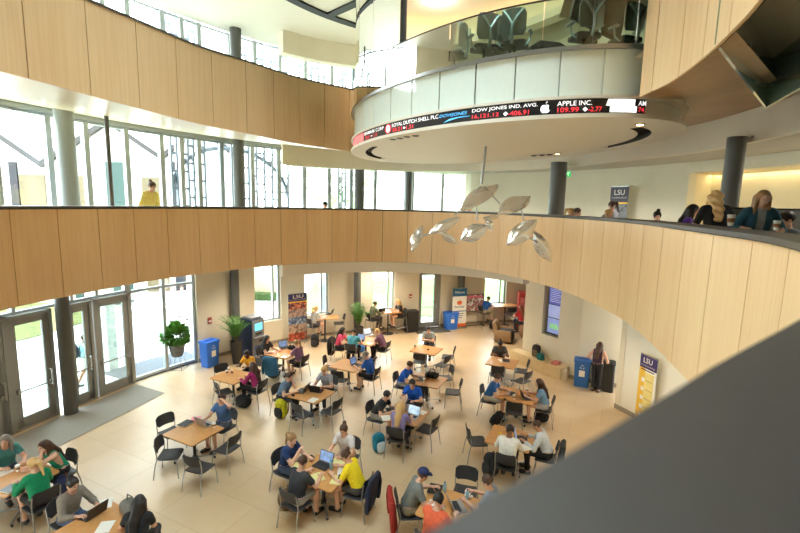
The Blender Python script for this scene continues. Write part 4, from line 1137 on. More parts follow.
# T2
seat('T2', 70, 520, 'chair under the woman in taupe typing on the black laptop', face=-20, who='woman in a taupe long-sleeved top typing on a black laptop', shirt=(134, 124, 112), sleeve=2, hair='bun', hairc='black', look=(0, 22), slim=.9, legs=JEA)
seat('T2', 131, 546, 'chair under the dark-haired person leaning over the grey bag', face=95, who='dark-haired person in black beside the grey bag, cut by the frame edge', shirt=BLK_, hair='long', hairc='black', look=(10, 22), slim=.92, rh=(.0, .40, .80), lh=(-.24, .40, .80))
# T3
seat('T3', 171, 431, 'empty black chair behind the table of black and pink folders')
seat('T3', 170, 453, 'empty black chair standing end-on beside the table of folders', face=8)
seat('T3', 200, 466, 'empty black chair with its back to the viewer at the table of folders', face=72)
seat('T3', 227, 447, 'empty black chair turned towards the table of folders from its open side', face=160)
seat('T3', 224, 426, 'chair under the man in the denim-blue polo', who='man in a denim-blue polo with one hand raised to his head', shirt=(70, 104, 152), hair='short', hairc='brown', lean=6, look=(-25, 0), lh=(-.14, .12, 1.22), legs=(74, 80, 92), leglen=.5)
# T4
seat('T4', 224, 377, 'empty black chair at the far side of the orange shirt\'s table')
seat('T4', 224, 391, 'empty black chair at the near side of the orange shirt\'s table', face=40)
seat('T4', 252, 371, 'chair under the person in orange', who='person in an orange tee resting arms on the table', shirt=(238, 170, 36), hair='buzz', hairc='black', skin='dark', look=(0, 25), lean=24, slim=.9)
seat('T4', 257, 390, 'chair under the long-haired woman in magenta', who='woman with very long brown hair in a magenta top', shirt=(152, 32, 96), hair='long', hairc='brown', look=(0, 10), slim=.9, legs=BLK_, sleeve=2)
# T5
seat('T5', 283, 398, 'chair under the man in slate blue by the yellow backpack', who='man in a slate-blue tee, hand at his chin, by the yellow backpack', shirt=(104, 128, 156), hair='short', hairc='brown', lh=(-.03, .28, 1.06), lean=22, look=(-10, 10))
seat('T5', 328, 390, 'chair under the blond student in a grey tee', who='blond student in a grey tee with tied-back hair reading a laptop', shirt=(158, 160, 168), hair='pony', hairc='blond', look=(0, 26), slim=.93, lean=20)
seat('T5', 303, 413, 'empty black chair next to the yellow backpack', face=55)
seat('T5', 331, 410, 'empty black chair at an angle across from the yellow backpack', face=150)
# T6
seat('T6', 265, 358, 'chair under the woman in black beside the kiosk', who='dark-haired woman in a black tee beside the banking kiosk', shirt=BLK_, hair='long', hairc='black', look=(0, 14), slim=.92, lean=10)
seat('T6', 300, 364, 'chair under the student in the mauve tee', who='student with tied blond hair in a mauve tee, side-on to the photo banner', shirt=(128, 92, 124), hair='pony', hairc='darkblond', slim=.92, legs=(60, 50, 48), leglen=.5)
p6, d6 = seat('T6', 275, 365, 'empty chair with a blue jacket over it', face=75)
jacket_on('blue jacket hung over the empty chair near the kiosk', p6, d6, (52, 110, 150))
# T7
seat('T7', 287, 469, 'chair under the woman in navy holding a phone', who='woman in a navy tee with a brown ponytail holding up a phone', shirt=(30, 56, 104), hair='pony', hairc='darkblond', rh=(.06, .36, .98), look=(-8, 16), slim=.95, legs=JEA)
seat('T7', 306, 493, 'chair under the man in the charcoal tee', who='man in a charcoal tee writing on a yellow notepad, back to the viewer', shirt=(48, 50, 54), hair='short', hairc='brown', look=(-10, 24), legs=(150, 146, 138), leglen=.5)
seat('T7', 347, 457, 'chair under the woman in the white tee', who='woman in a white tee with her brown hair in a bun', shirt=(224, 218, 216), hair='bun', hairc='brown', look=(10, 20), slim=.92, legs=(190, 150, 130), leglen=.4)
p7, d7 = seat('T7', 356, 490, 'chair under the person in bright yellow', who='person in a bright yellow tee bent over a notebook', shirt=(240, 214, 28), hair='bun', hairc='brown', look=(0, 28), slim=.95, lean=24, legs=(70, 64, 60), leglen=.4)
jacket_on('navy jacket hung behind the person in bright yellow', p7, d7, (30, 38, 62))
# T8
seat('T8', 371, 377, 'chair under the man in blue shirt and black shorts', who='man in a blue tee and black shorts typing, side-on at the table', shirt=(38, 96, 190), hair='short', hairc='grey', legs=BLK_, leglen=.55, look=(0, 20), lean=18)
seat('T8', 331, 367, 'empty black chair seen edge-on at the far end from the man in shorts', face=-5)
seat('T8', 340, 379, 'empty black chair in front of the table of the man in shorts', face=75)
# T9
p9, d9 = seat('T9', 339, 348, 'chair with a black coat under the woman in pink', who='woman in a bright pink top with a long dark plait', shirt=(238, 84, 124), hair='long', hairc='black', slim=.92, legs=BLK_)
jacket_on('black coat hung behind the woman in bright pink', p9, d9, (36, 34, 38))
seat('T9', 353, 351, 'chair under the person in turquoise', face=75, who='person in a turquoise tee seen from behind at a laptop', shirt=(86, 170, 190), hair='short', hairc='black', look=(0, 20))
seat('T9', 381, 349, 'chair under the person in plum', who='blond person in a plum tee leaning over the table', shirt=(120, 80, 104), hair='short', hairc='blond', look=(0, 24), lean=24, legs=BLK_)
# T10
seat('T10', 429, 345, 'chair under the lone man facing the hall', face=-105, who='man in a grey tee sitting alone, looking down at his phone', shirt=(160, 162, 160), hair='short', hairc='black', look=(0, 30), lean=18, rh=(.05, .40, .80), lh=(-.05, .40, .80))
seat('T10', 420, 361, 'empty black chair with its back to us before the lone man', face=80)
seat('T10', 442, 364, 'empty black chair in front of the lone man\'s table, nearer the viewer', face=140)
seat('T10', 448, 356, 'empty black chair at the window side of the lone man\'s table', face=170)
# T11
seat('T11', 402, 385, 'chair under the man in royal blue beside the black bag', who='man in a royal blue tee looking down beside the black table bag', shirt=(24, 92, 196), hair='short', hairc='brown', look=(0, 28), lean=22, legs=(150, 154, 160), leglen=.5)
seat('T11', 423, 393, 'empty black chair between the two men in royal blue', face=80)
seat('T11', 445, 377, 'empty chair with a denim cloth on it behind the black table bag', face=190)
seat('T11', 453, 391, 'empty black chair facing in alone from the aisle beside the black table bag', face=172)
# T12
seat('T12', 377, 417, 'chair under the man in the black tee', who='man in a black tee leaning in over a keyboard', shirt=(36, 37, 42), hair='short', hairc='black', lean=26, look=(0, 24), legs=(150, 142, 128), leglen=.5)
seat('T12', 414, 404, 'chair under the man behind the silver laptop', who='man in a royal blue tee with an orange crest, behind a silver laptop', shirt=(20, 90, 200), hair='short', hairc='black', look=(0, 24), lean=20)
seat('T12', 398, 437, 'chair under the woman with long blonde hair', who='woman with very long blonde hair in lilac, back to the viewer', shirt=(142, 130, 180), hair='long', hairc='blond', look=(0, 12), slim=.9, legs=(60, 56, 66))
seat('T12', 427, 428, 'empty black chair beside the long-haired blonde', face=150)
# T13
seat('T13', 499, 359, 'chair under the woman in the patterned top', face=-100, who='dark-haired woman in a black and white patterned top reading', shirt=(84, 84, 86), hair='bun', hairc='black', skin='brown', look=(15, 28), lean=26, slim=.95)
seat('T13', 498, 372, 'empty black chair opposite the woman in the patterned top', face=85)
seat('T13', 522, 380, 'empty black chair before the bench, the nearer of two', face=130)
seat('T13', 521, 370, 'empty black chair before the bench, the farther of two', face=165)
# T14
seat('T14', 489, 399, 'chair under the man in the blue polo and pale shorts', who='man in a blue polo and pale shorts at the table with a white cup', shirt=(44, 100, 170), hair='short', hairc='brown', look=(0, 22), lean=20, legs=(214, 208, 196), leglen=.55, shoe=(150, 160, 180))
seat('T14', 544, 408, 'chair under the woman in pale blue', who='woman with long brown hair in a pale blue tee, bare legs', shirt=(118, 160, 204), hair='long', hairc='brown', look=(0, 14), slim=.9, lean=16, legs=(196, 196, 200), leglen=.3)
seat('T14', 514, 411, 'empty black chair with its back to the men in white shirts', face=75)
# T15
seat('T15', 477, 440, 'empty black chair side-on at the table of the men in white', face=5)
seat('T15', 509, 459, 'chair under the man in white seen from behind', who='man in a white dress shirt seen from behind, dark hair', shirt=(238, 236, 230), sleeve=2, hair='short', hairc='black', skin='brown', look=(25, 18), legs=BLK_)
p15, d15 = seat('T15', 546, 456, 'chair under the shaven-headed man in pale blue-white', who='shaven-headed man in a pale dress shirt and black trousers', shirt=(206, 214, 222), sleeve=2, hair='buzz', hairc='brown', skin='tan', look=(0, 24), lean=22, legs=BLK_)
jacket_on('black jacket hung behind the shaven-headed man', p15, d15, (40, 40, 42))
# T16
p16, d16 = seat('T16', 409, 510, 'chair with a red jacket under the man in the navy cap', face=8, who='man in a grey tee and navy cap writing at the table', shirt=(112, 116, 112), hair='cap', hairc='brown', look=(5, 20), lean=22, legs=(150, 136, 110))
jacket_on('red jacket hung behind the man in the navy cap', p16, d16, (160, 42, 34))
seat('T16', 436, 538, 'chair under the person in coral', face=55, who='dark-haired person in a coral tee, partly hidden by the dark ledge', shirt=(224, 100, 64), hair='short', hairc='black', look=(0, 20))
seat('T16', 484, 518, 'chair under the person in grey by the dark ledge', face=150, who='brown-haired person in a grey tee peeking above the dark ledge', shirt=(140, 146, 156), hair='short', hairc='brown', look=(0, 20))
seat('T16', 465, 491, 'empty black chair at the far side of the table of books and tissues', face=-105, gap=-.16)
# window bar tables with stools
def bar(px, py, label, rz):
    p = at(px, py, 0)
    dd_ = min((k * .1 for k in range(0, 400)), key=lambda d: (P.pt(d) - p).length); q = P.pt(dd_); N_ = P.nor(dd_)
    gap_ = (p - q).dot(N_); p = p + N_ * max(0, .5 - gap_); place(BAR, label, (p.x, p.y, 0), rz, 'bar tables by the windows'); T[label] = p; return p
def barseat(tp, px, py, label, who=None, **k):
    p = at(px, py, .76); p.z = 0; d = tp - p
    dd_ = min((k * .1 for k in range(0, 400)), key=lambda d_: (P.pt(d_) - p).length); p = p + P.nor(dd_) * max(0, .42 - (p - P.pt(dd_)).dot(P.nor(dd_))); d = tp - p
    if d.length < .62: p = tp - d.normalized() * .62; d = tp - p
    place(STOOL, label, (p.x, p.y, 0), math.atan2(d.y, d.x) - PI / 2, 'bar stools at the window tables')
    if who: person(who, (p.x, p.y, 0), (d.x, d.y), seat=.76, h=.02, group='students at the window tables', **k)
b1 = bar(325, 340.5, 'bar table with a laptop by the window right of the photo banner', math.radians(14))
barseat(b1, 314, 326, 'bar stool under the girl with the ponytail', who='girl with a blond ponytail in a grey tee on a bar stool', shirt=(170, 168, 162), hair='pony', hairc='blond', slim=.88, look=(0, 10), legs=(80, 80, 90), leglen=.4)
barseat(b1, 338, 323, 'empty bar stool across from the girl with the ponytail')
b2 = bar(384.5, 330.5, 'bar table by the window next to the black bin', math.radians(16))
barseat(b2, 372, 320, 'bar stool under the man in olive', who='man in an olive shirt on a bar stool with a laptop', shirt=(96, 102, 76), hair='short', hairc='brown', look=(0, 14), legs=(60, 56, 52), sleeve=2)
barseat(b2, 397, 317, 'bar stool under the blonde in the black dress', who='blonde woman in black on a bar stool, bare legs', shirt=(40, 38, 42), hair='long', hairc='blond', slim=.9, look=(0, 14), legs=(40, 38, 42), leglen=.35)
b3 = bar(499, 322, 'bar table by the window beside the framed poster', math.radians(16))
barseat(b3, 484, 313, 'bar stool under the man in khaki shorts', who='man in a blue tee and khaki shorts on a bar stool', shirt=(30, 84, 160), hair='short', hairc='brown', look=(0, 20), lean=22, legs=KHA, leglen=.6)
barseat(b3, 510, 314, 'empty bar stool near the brown armchair')
# ------------------------------------------------------------------ things on the tables
def on(proto, px, py, label, toward=None, z=.743, rz=None, grp=None, swap=None):
    p = at(px, py, z)
    if rz is None:
        q = at(toward[0], toward[1], .45) if toward else None
        rz = math.atan2((q - p).y, (q - p).x) + PI / 2 if q is not None else TR
    return place(proto, label, p, rz, grp, swap)
G_L, G_P, G_N, G_C = 'laptops on the tables', 'loose sheets on the tables', 'notebooks on the tables', 'cups on the tables'
on(BOOK, 13, 488, 'closed grey folder in front of the blonde in green', rz=TR + .2, grp=G_N, swap={'cover': mat('grey blue cover', (112, 126, 140), .4)})
on(PAPER, 3, 473, 'white papers by the grey-haired person in teal', grp=G_P); on(PHONE, 12, 468, 'phone lying before the grey-haired person in teal', rz=.4)
on(CUP, 18, 471, 'paper cup on the table of the women in green', rz=0, grp=G_C)
on(LAPTOP, 92, 514, 'open black laptop in front of the woman in taupe', (70, 520), grp=G_L)
on(PAPER, 105, 504, 'white sheet beyond the black laptop of the woman in taupe', rz=.5, grp=G_P); on(PAPER, 105, 527, 'white sheets before the dark-haired person in black', rz=.2, grp=G_P)
soft_bag('grey patterned bag on the table beside the dark-haired person in black', at(131, 513, .745), -.5, (112, 110, 104), (.42, .24, .22))
on(BOOK, 186, 424, 'black folder on the table with three empty chairs', rz=TR + .1, grp=G_N)
fp = on(PAPER, 196, 419, 'pink folder beside the black folder', rz=.3, grp='folders'); fp.data = fp.data.copy(); fp.data.materials.clear(); fp.data.materials.append(mat('pink card', (236, 150, 158), .7))
on(LAPTOPS, 206, 424, 'pale laptop in front of the man in denim blue', (224, 426), grp=G_L); on(CUP, 214, 427.5, 'cup beside the man in denim blue', rz=0, grp=G_C)
for i, (x, y) in enumerate(((229, 371), (232, 374), (227, 374))): on(CUP, x, y, ('white cup farthest from the magenta top', 'white cup nearest the magenta top', 'white cup towards the empty chairs of the orange table')[i], rz=0, grp=G_C)
on(PHONE, 246, 377, 'phone beside the woman in magenta', rz=.3)
on(LAPTOP, 302, 391, 'laptop in front of the man in slate blue', (283, 398), grp=G_L); on(LAPTOP, 317, 391, 'laptop in front of the blond student in grey', (328, 390), grp=G_L)
on(PAPER, 313, 400, 'white sheet at the near edge of the two-laptop table', rz=TR, grp=G_P); on(PHONE, 293, 395.5, 'phone beside the man in slate blue', rz=.5)
on(LAPTOP, 285, 348, 'blue-lit laptop near the photo banner', (300, 364), grp=G_L)
on(PAPER, 271, 352, 'papers spread before the woman in black', rz=.2, grp=G_P); on(PAPER, 276, 349.5, 'papers in the middle of the table near the kiosk', rz=.6, grp=G_P); on(PAPER, 285, 356.5, 'papers before the student in mauve', rz=-.2, grp=G_P)
soft_bag('black bag on the table near the photo banner', at(293, 349.5, .745), .1, (30, 30, 32), (.36, .2, .16))
on(LAPTOP, 322, 466, 'open laptop in the middle of the crowded table', (306, 493), grp=G_L)
YP = mat('yellow notepad paper', (232, 226, 160), .8, var=.03)
for i, (x, y, r, l) in enumerate(((297, 466, .2, 'yellow pad by the woman in navy'), (318, 477, .5, 'yellow pad before the man in charcoal'), (337, 480, -.2, 'yellow sheet before the person in yellow'), (337, 462, .7, 'yellow pad before the woman in white'))):
    o = on(PAPER, x, y, l, rz=r, grp='yellow notepads'); o.data = o.data.copy(); o.data.materials.clear(); o.data.materials.append(YP)
on(PAPER, 343, 471, 'white sheet beside the person in yellow', rz=.1, grp=G_P); on(PHONE, 340, 477, 'calculator-like phone before the person in yellow', rz=0)
on(BOTTLE, 331, 470, 'clear bottle on the crowded table', rz=0); on(PHONE, 312, 457, 'phone at the far corner of the crowded table', rz=.7)
on(LAPTOP, 357, 365, 'black laptop of the man in blue and shorts', (371, 377), grp=G_L); on(CUP, 351, 362, 'white cup behind the laptop of the man in shorts', rz=0, grp=G_C)
on(LAPTOP, 359, 341, 'laptop of the person in turquoise', (353, 351), grp=G_L); on(LAPTOPS, 369, 335, 'laptop facing the person in plum', (381, 349), grp=G_L); on(PAPER, 370, 343, 'papers before the person in plum', rz=.4, grp=G_P)
on(PHONE, 428, 349.5, 'phone before the lone man', rz=.2); on(CUP, 415, 347.5, 'cup at the corner of the lone man\'s table', rz=0, grp=G_C)
on(LAPTOP, 421, 379, 'laptop in front of the man in royal blue beside the black bag', (402, 385), grp=G_L)
soft_bag('black bag lying on the table between the men in royal blue', at(432, 377.5, .745), -.3, (28, 28, 30), (.44, .22, .17)); on(CUP, 424, 382, 'cup beside the black table bag', rz=0, grp=G_C)
on(LAPTOPS, 407, 409, 'silver laptop facing the man with the orange crest', (414, 402), grp=G_L); on(LAPTOPS, 411, 417, 'laptop with a lit screen facing the blonde', (398, 438), grp=G_L)
on(BOOK, 391, 411, 'open dark keyboard notebook of the man in the black tee', rz=.3, grp=G_N); on(PAPER, 386, 418, 'white sheets before the blonde, near side', rz=.2, grp=G_P)
on(PAPER, 421, 412, 'folded papers beside the lit laptop', rz=.9, grp=G_P)
on(PAPER, 502, 360.5, 'papers before the woman in the patterned top', rz=.2, grp=G_P); on(BOOK, 506, 361, 'notebook beside the woman in the patterned top', rz=-.2, grp=G_N)
on(LAPTOPS, 511, 394, 'laptop in front of the man in the blue polo', (489, 399), grp=G_L); on(CUP, 527, 392.5, 'white cup at the far side of the polo table', rz=0, grp=G_C); on(CUP, 514, 399, 'clear cup beside the polo man\'s laptop', rz=0, grp=G_C)
on(LAPTOP, 527, 398, 'grey laptop in front of the woman in pale blue', (544, 408), grp=G_L); on(PHONE, 505, 399.5, 'dark phone before the man in the blue polo', rz=.3)
on(LAPTOP, 522, 440, 'black laptop between the men in white', (546, 456), grp=G_L); on(PAPER, 525, 447, 'sheet before the shaven-headed man', rz=.3, grp=G_P)
nt_ = on(PAPER, 500, 433, 'small yellow note on the table of the men in white', rz=TR); nt_.scale = (.4, .3, 1); nt_.data = nt_.data.copy(); nt_.data.materials.clear(); nt_.data.materials.append(mat('yellow note', (226, 186, 60), .8))
on(BOOK, 435, 490, 'open textbook of the man in the navy cap', rz=-.3, grp=G_N); on(PAPER, 437, 504, 'white sheet in front of the man in the navy cap', rz=.2, grp=G_P)
on(BOTTLE, 444.5, 492, 'blue bottle beside the textbook', rz=0); on(BOTTLE, 467, 500, 'blue and white bottle by the dark ledge', rz=0); on(LAPTOPS, 458, 507, 'silver laptop by the dark ledge', (484, 518), grp=G_L)
# crumpled tissues
g = MB()
for k in range(14):
    a = random.random() * 6.28; g.ball((.07 * math.cos(a) * random.random(), .07 * math.sin(a) * random.random(), .03 + .07 * random.random()), (.035, .03, .028), 6)
o = g.build('tissue_bag', mat('white tissue', (240, 238, 234), .8, var=.05), smooth=20, loc=at(428, 513, .745)); tag(o, 'crumpled white plastic bag on the table before the man in the navy cap', 'bag')
o2 = o.copy(); COL.objects.link(o2); o2.location = at(468, 497, .745); o2.rotation_euler = (0, 0, 1); tag(o2, 'crumpled snack bag at the far corner of the table of books', 'bag')
on(LAPTOP, 329, 314, 'laptop on the bar table of the girl with the ponytail', (314, 326), z=1.053, grp=G_L)
on(LAPTOP, 380.5, 312, 'laptop of the man in olive on the bar table', (372, 320), z=1.053, grp=G_L); on(PAPER, 389, 312, 'papers before the blonde in black on the bar table', z=1.053, rz=.3, grp=G_P)
on(PAPER, 495, 306.5, 'papers before the man in khaki shorts on the bar table', z=1.053, rz=.3, grp=G_P)
# ------------------------------------------------------------------ bags on the floor
backpack('yellow and black backpack standing by the chair of the man in slate blue', at(281.5, 417, 0), 2.6, (196, 192, 28), (40, 42, 40), 1.15)
backpack('turquoise backpack on the floor beside the blonde', at(379.5, 452, 0), -2.5, (22, 118, 142), (200, 210, 214), 1.0, None, .15)
backpack('black backpack on the floor under the girl with the ponytail', at(315, 346.5, 0), 2.9, (30, 30, 32), (52, 52, 56), 1.1)
backpack('black backpack on the floor behind the man in white', at(490, 475, 0), 2.0, (26, 26, 28), (44, 44, 48), 1.1)
backpack('black rucksack lying before the man in pale shorts', at(493, 425, 0), 1.2, (28, 28, 30), (44, 44, 46), 1.0, None, .5)
backpack('navy backpack hung by the green women\'s table', at(64, 500, 0), 2.2, (36, 42, 74), (150, 90, 60), 1.1)
backpack('dark backpack near the window stool of the man in khaki shorts', at(492, 329, 0), .4, (30, 30, 32), (44, 44, 48), .8)
soft_bag('black box bag on the floor under the magenta woman\'s table', at(243.5, 407, 0), -.3, (26, 26, 28), (.46, .3, .36))
soft_bag('brown duffel on the floor beside the charcoal tee\'s chair', at(291, 505, 0), .6, (120, 96, 70), (.5, .34, .34))
soft_bag('dark satchel under the blue jacket\'s table', at(274, 377, 0), .2, (70, 72, 78), (.4, .26, .2))
soft_bag('denim bag under the lilac blonde\'s table', at(360, 352, 0), .2, (60, 120, 190), (.4, .26, .3))
soft_bag('dark bag on the floor behind the woman in pale blue', at(541, 421, 0), .2, (26, 26, 28), (.4, .3, .3))
# ------------------------------------------------------------------ along the walls
def plate(g, a, b, z0, z1, mi=0):
    g.quad((*a.xy, z0), (*b.xy, z0), (*b.xy, z1), (*a.xy, z1), mi)
PURPLE = mat('deep purple print', (58, 48, 104), .5, var=.02); GOLD = mat('gold print', (232, 186, 66), .5, var=.02); PRW = mat('white print', (240, 238, 232), .5, var=.01)
def flat_text(s, w, h, m, name, parent, x0, y, z0, bold=True):
    v, f, _ = text_mesh(s, 1, bold); g = MB(); g.add([(x0 + p[0] * w, y, z0 + p[1] * h) for p in v], f); return g.build(name, m, parent)
def photo(name, cols, scale=9):
    if name in _m: return _m[name]
    m = bpy.data.materials.new(name); m.use_nodes = True; _m[name] = m; nt = m.node_tree; b = nt.nodes['Principled BSDF']
    tc = nt.nodes.new('ShaderNodeTexCoord'); v = nt.nodes.new('ShaderNodeTexVoronoi'); v.inputs['Scale'].default_value = scale; nt.links.new(tc.outputs['Object'], v.inputs['Vector'])
    rp = nt.nodes.new('ShaderNodeValToRGB'); n = len(cols)
    while len(rp.color_ramp.elements) < n: rp.color_ramp.elements.new(.5)
    for i, c in enumerate(cols): rp.color_ramp.elements[i].position = i / (n - 1) * .8; rp.color_ramp.elements[i].color = (*lin(c), 1)
    nt.links.new(v.outputs['Distance'], rp.inputs[0]); nt.links.new(rp.outputs[0], b.inputs['Base Color']); b.inputs['Roughness'].default_value = .5; return m
def banner(label, base, rz, w, h, build, z0=0):
    """roll-up banner standing on its own foot; local x along the width, front towards -y"""
    t = thing('rollup_banner', label, 'banner', (base.x, base.y, z0), rz)
    g = MB(); g.rbox((0, 0, .04), (w + .04, .16, .08), .03); g.build('base', STEEL, t, smooth=40)
    g = MB(); g.box((0, .012, .08 + (h - .08) / 2), (w, .008, h - .08)); g.build('panel', PRW, t)
    g = MB(); g.tube([(0, .04, .05), (0, .03, h - .02)], .01, 6); g.box((0, .012, h), (w, .025, .03)); g.build('support_pole', STEEL, t)
    build(t, w, h); return t
def strip_on(t, name, x0, x1, z0, z1, m, y=.006):
    g = MB(); g.quad((x0, y, z0), (x1, y, z0), (x1, y, z1), (x0, y, z1)); return g.build(name, m, t)
def ban_photo(t, w, h):
    hw = w / 2
    strip_on(t, 'header', -hw, hw, h * .84, h, PURPLE); flat_text('LSU', w * .55, h * .065, PRW, 'lettering', t, -w * .25, .002, h * .905)
    flat_text('E. J. OURSO COLLEGE', w * .84, h * .018, PRW, 'lettering', t, -w * .42, .002, h * .865)
    strip_on(t, 'stripe', -hw, hw, h * .815, h * .84, GOLD)
    zs = [.815, .68, .52, .37, .19, .09]; cs = [[(240, 190, 130), (200, 110, 80), (60, 44, 60)], [(60, 50, 50), (190, 160, 140), (120, 100, 100)], [(210, 220, 235), (120, 140, 170), (70, 80, 110)], [(60, 48, 44), (200, 170, 150), (100, 80, 70)], [(230, 150, 110), (200, 90, 60), (90, 50, 50)]]
    for i in range(5): strip_on(t, 'picture', -hw, hw, h * zs[i + 1] if i < 4 else .08, h * zs[i], photo('banner picture %d' % i, cs[i], 9))
def orient(p, N): return math.atan2(N.y, N.x) + PI / 2
d = P.px(295, 1.2); p = P.pt(d) + P.nor(d) * .35
banner('roll-up banner with purple header and stacked photos, between two windows', p, orient(p, P.nor(d)), .84, 2.12, ban_photo)
def ban_list(t, w, h):
    hw = w / 2
    strip_on(t, 'header', -hw, hw, h * .82, h, PURPLE); flat_text('LSU', w * .52, h * .07, PRW, 'lettering', t, -w * .30, .002, h * .895)
    flat_text('E. J. Ourso College', w * .8, h * .025, PRW, 'lettering', t, -w * .4, .002, h * .845)
    strip_on(t, 'stripe', -hw, -hw + w * .34, .08, h * .82, GOLD)
    strip_on(t, 'wash', -hw + w * .34, hw - w * .12, .08, h * .77, mat('pale gold print', (236, 218, 140), .5, var=.08, scale=3))
    for i in range(5):
        z = h * (.66 - .125 * i); g = MB(); g.rbox((-hw + w * .27, .004, z), (w * .17, .002, h * .055), .0008); g.build('symbol', PRW, t)
        strip_on(t, 'text_line', -hw + w * .42, hw - w * .18, z - .004, z + .008, mat('print grey', (120, 110, 90), .6, var=0), .003)
    strip_on(t, 'heading', -hw + w * .1, hw - w * .12, h * .79, h * .805, mat('print brown', (70, 56, 60), .6, var=0), .003)
a_, b_ = at(637, 427, 0), at(655, 437, 0)
dR = RC.px(652, 1.0); p = RC.pt(dR) + RC.nor(dR) * .22
banner('tall gold and white roll-up banner leaning on the bright curved wall', p, orient(p, RC.nor(dR)), .60, 2.05, ban_list)
def ban_up(t, w, h):
    hw = w / 2
    strip_on(t, 'header', -hw, hw, h * .74, h, mat('dark slate print', (62, 58, 74), .5, var=.02)); flat_text('LSU', w * .56, h * .085, PRW, 'lettering', t, -w * .28, .002, h * .86)
    flat_text('E. J. OURSO COLLEGE', w * .8, h * .02, PRW, 'lettering', t, -w * .4, .002, h * .80)
    strip_on(t, 'stripe', -hw, hw, h * .71, h * .74, GOLD); strip_on(t, 'picture', -hw, hw, .08, h * .71, photo('banner skyline', [(70, 76, 84), (120, 124, 128), (60, 62, 70)], 6))
dU = W2.px(626, 6.2, 3); p = W2.pt(dU) + W2.nor(dU) * .35
banner('dark roll-up banner with a skyline on the upper gallery wall', p, orient(p, W2.nor(dU)), .74, 2.05, ban_up, 4.7)
def ban_welcome(t, w, h):
    hw = w / 2; BL = mat('petrol blue print', (32, 96, 140), .5, var=.02); OR = mat('orange print', (226, 110, 56), .5, var=.02)
    strip_on(t, 'header', -hw, hw, h * .8, h, BL); flat_text('Welcome', w * .7, h * .06, PRW, 'lettering', t, -w * .35, .002, h * .87)
    strip_on(t, 'stripe', -hw, hw, h * .42, h * .44, BL); strip_on(t, 'footer', -hw, hw, .08, h * .12, OR)
    g = MB(); g.add([(.16 * math.cos(2 * PI * k / 5 + PI / 2) * (1 if 1 else .5), .003, h * .64 + .12 * math.sin(2 * PI * k / 5 + PI / 2)) for k in range(5)], [(0, 1, 2, 3, 4)]); g.build('emblem', OR, t)
    flat_text('family', w * .7, h * .07, mat('navy print', (40, 50, 80), .5, var=0), 'lettering', t, -w * .35, .003, h * .50)
    for i in range(3): strip_on(t, 'text_line', -hw + .08, hw - .12 - .05 * i, h * (.36 - .05 * i), h * (.375 - .05 * i), mat('print slate', (110, 120, 140), .6, var=0), .003)
p = at(456, 327, 0); d = P.px(454.5, 1); banner('blue and white welcome banner beside the blue bin at the exit door', P.pt(d) + P.nor(d) * .55, orient(p, P.nor(d)), .76, 2.0, ban_welcome)
# framed poster on a floor stand
d = P.px(471.5, .8); p = P.pt(d) + P.nor(d) * .3; t = thing('poster_stand', 'poster in a black floor stand beside the welcome banner', 'poster stand', (p.x, p.y, 0), orient(p, P.nor(d)))
g = MB()
for sx in (-.5, .5): g.tube([(sx, -.2, .02), (sx, .2, .02)], .02, 6); g.tube([(sx, 0, .02), (sx, 0, 1.6)], .018, 6)
g.tube([(-.5, 0, 1.6), (.5, 0, 1.6)], .018, 6); g.tube([(-.5, 0, .75), (.5, 0, .75)], .014, 6); g.tube([(-.5, 0, .03), (.5, 0, .03)], .014, 6); g.build('frame', BLACK, t)
g = MB(); g.box((0, 0, 1.18), (.96, .01, .82)); g.build('poster', photo('group photo print', [(235, 205, 205), (190, 120, 120), (120, 90, 90), (240, 235, 235)], 7), t)
g = MB(); g.quad((-.4, -.007, 1.42), (.4, -.007, 1.42), (.4, -.007, 1.54), (-.4, -.007, 1.54)); g.build('heading', mat('pink heading', (220, 120, 140), .6, var=.1), t)
# bins
def blue_bin(label, p, rz, w=.5, d=.42, h=.86, c=(44, 116, 226)):
    t = thing('recycling_bin', label, 'bin', (p.x, p.y, 0), rz); m = mat('blue bin plastic %d' % c[0], c, .45, var=.03)
    g = MB(); R = []
    for z, s in ((0, .84), (.02, .86), (h - .07, .98), (h - .06, 1.04), (h - .02, 1.04)):
        x, y = w / 2 * s, d / 2 * s; r = .05; ring = []
        for cx, cy, a0 in ((x - r, y - r, 0), (-x + r, y - r, PI / 2), (-x + r, -y + r, PI), (x - r, -y + r, 1.5 * PI)):
            for k in range(4): a = a0 + PI / 2 * k / 3; ring.append(Vector((cx + r * math.cos(a), cy + r * math.sin(a), z)))
        R.append(ring)
    g.loft(R); g.build('body', m, t, smooth=40)
    g = MB(); g.rbox((0, 0, h + .005), (w * 1.06, d * 1.06, .05), .05, 4); g.box((0, 0, h + .035), (w * .8, d * .16, .02)); g.build('lid', m, t, smooth=40)
    g = MB(); g.box((0, 0, h + .047), (w * .6, d * .08, .006)); g.build('slot', BLACK, t)
    g = MB(); g.quad((-.09, -d / 2 * .965 - .004, h * .42), (.09, -d / 2 * .965 - .004, h * .42), (.09, -d / 2 * .98 - .006, h * .66), (-.09, -d / 2 * .98 - .006, h * .66)); g.build('sign', PRW, t)
    g = MB()
    for k in range(3):
        a = PI / 2 + 2 * PI * k / 3; u = Vector((math.cos(a), 0, math.sin(a))); v = Vector((-math.sin(a), 0, math.cos(a))); c0 = Vector((0, -d / 2 * .99 - .008, h * .79))
        g.add([c0 + u * .045 - v * .035, c0 + u * .065 - v * .035, c0 + u * .065 + v * .03, c0 + u * .045 + v * .03], [(0, 1, 2, 3)])
    g.build('symbol', PRW, t)
    return t
d = P.px(210, 0); p = at(210, 365.5, 0)
blue_bin('blue recycling bin beside the tall lobby window', p, orient(p, P.nor(d)) + .15, .56, .46, .92)
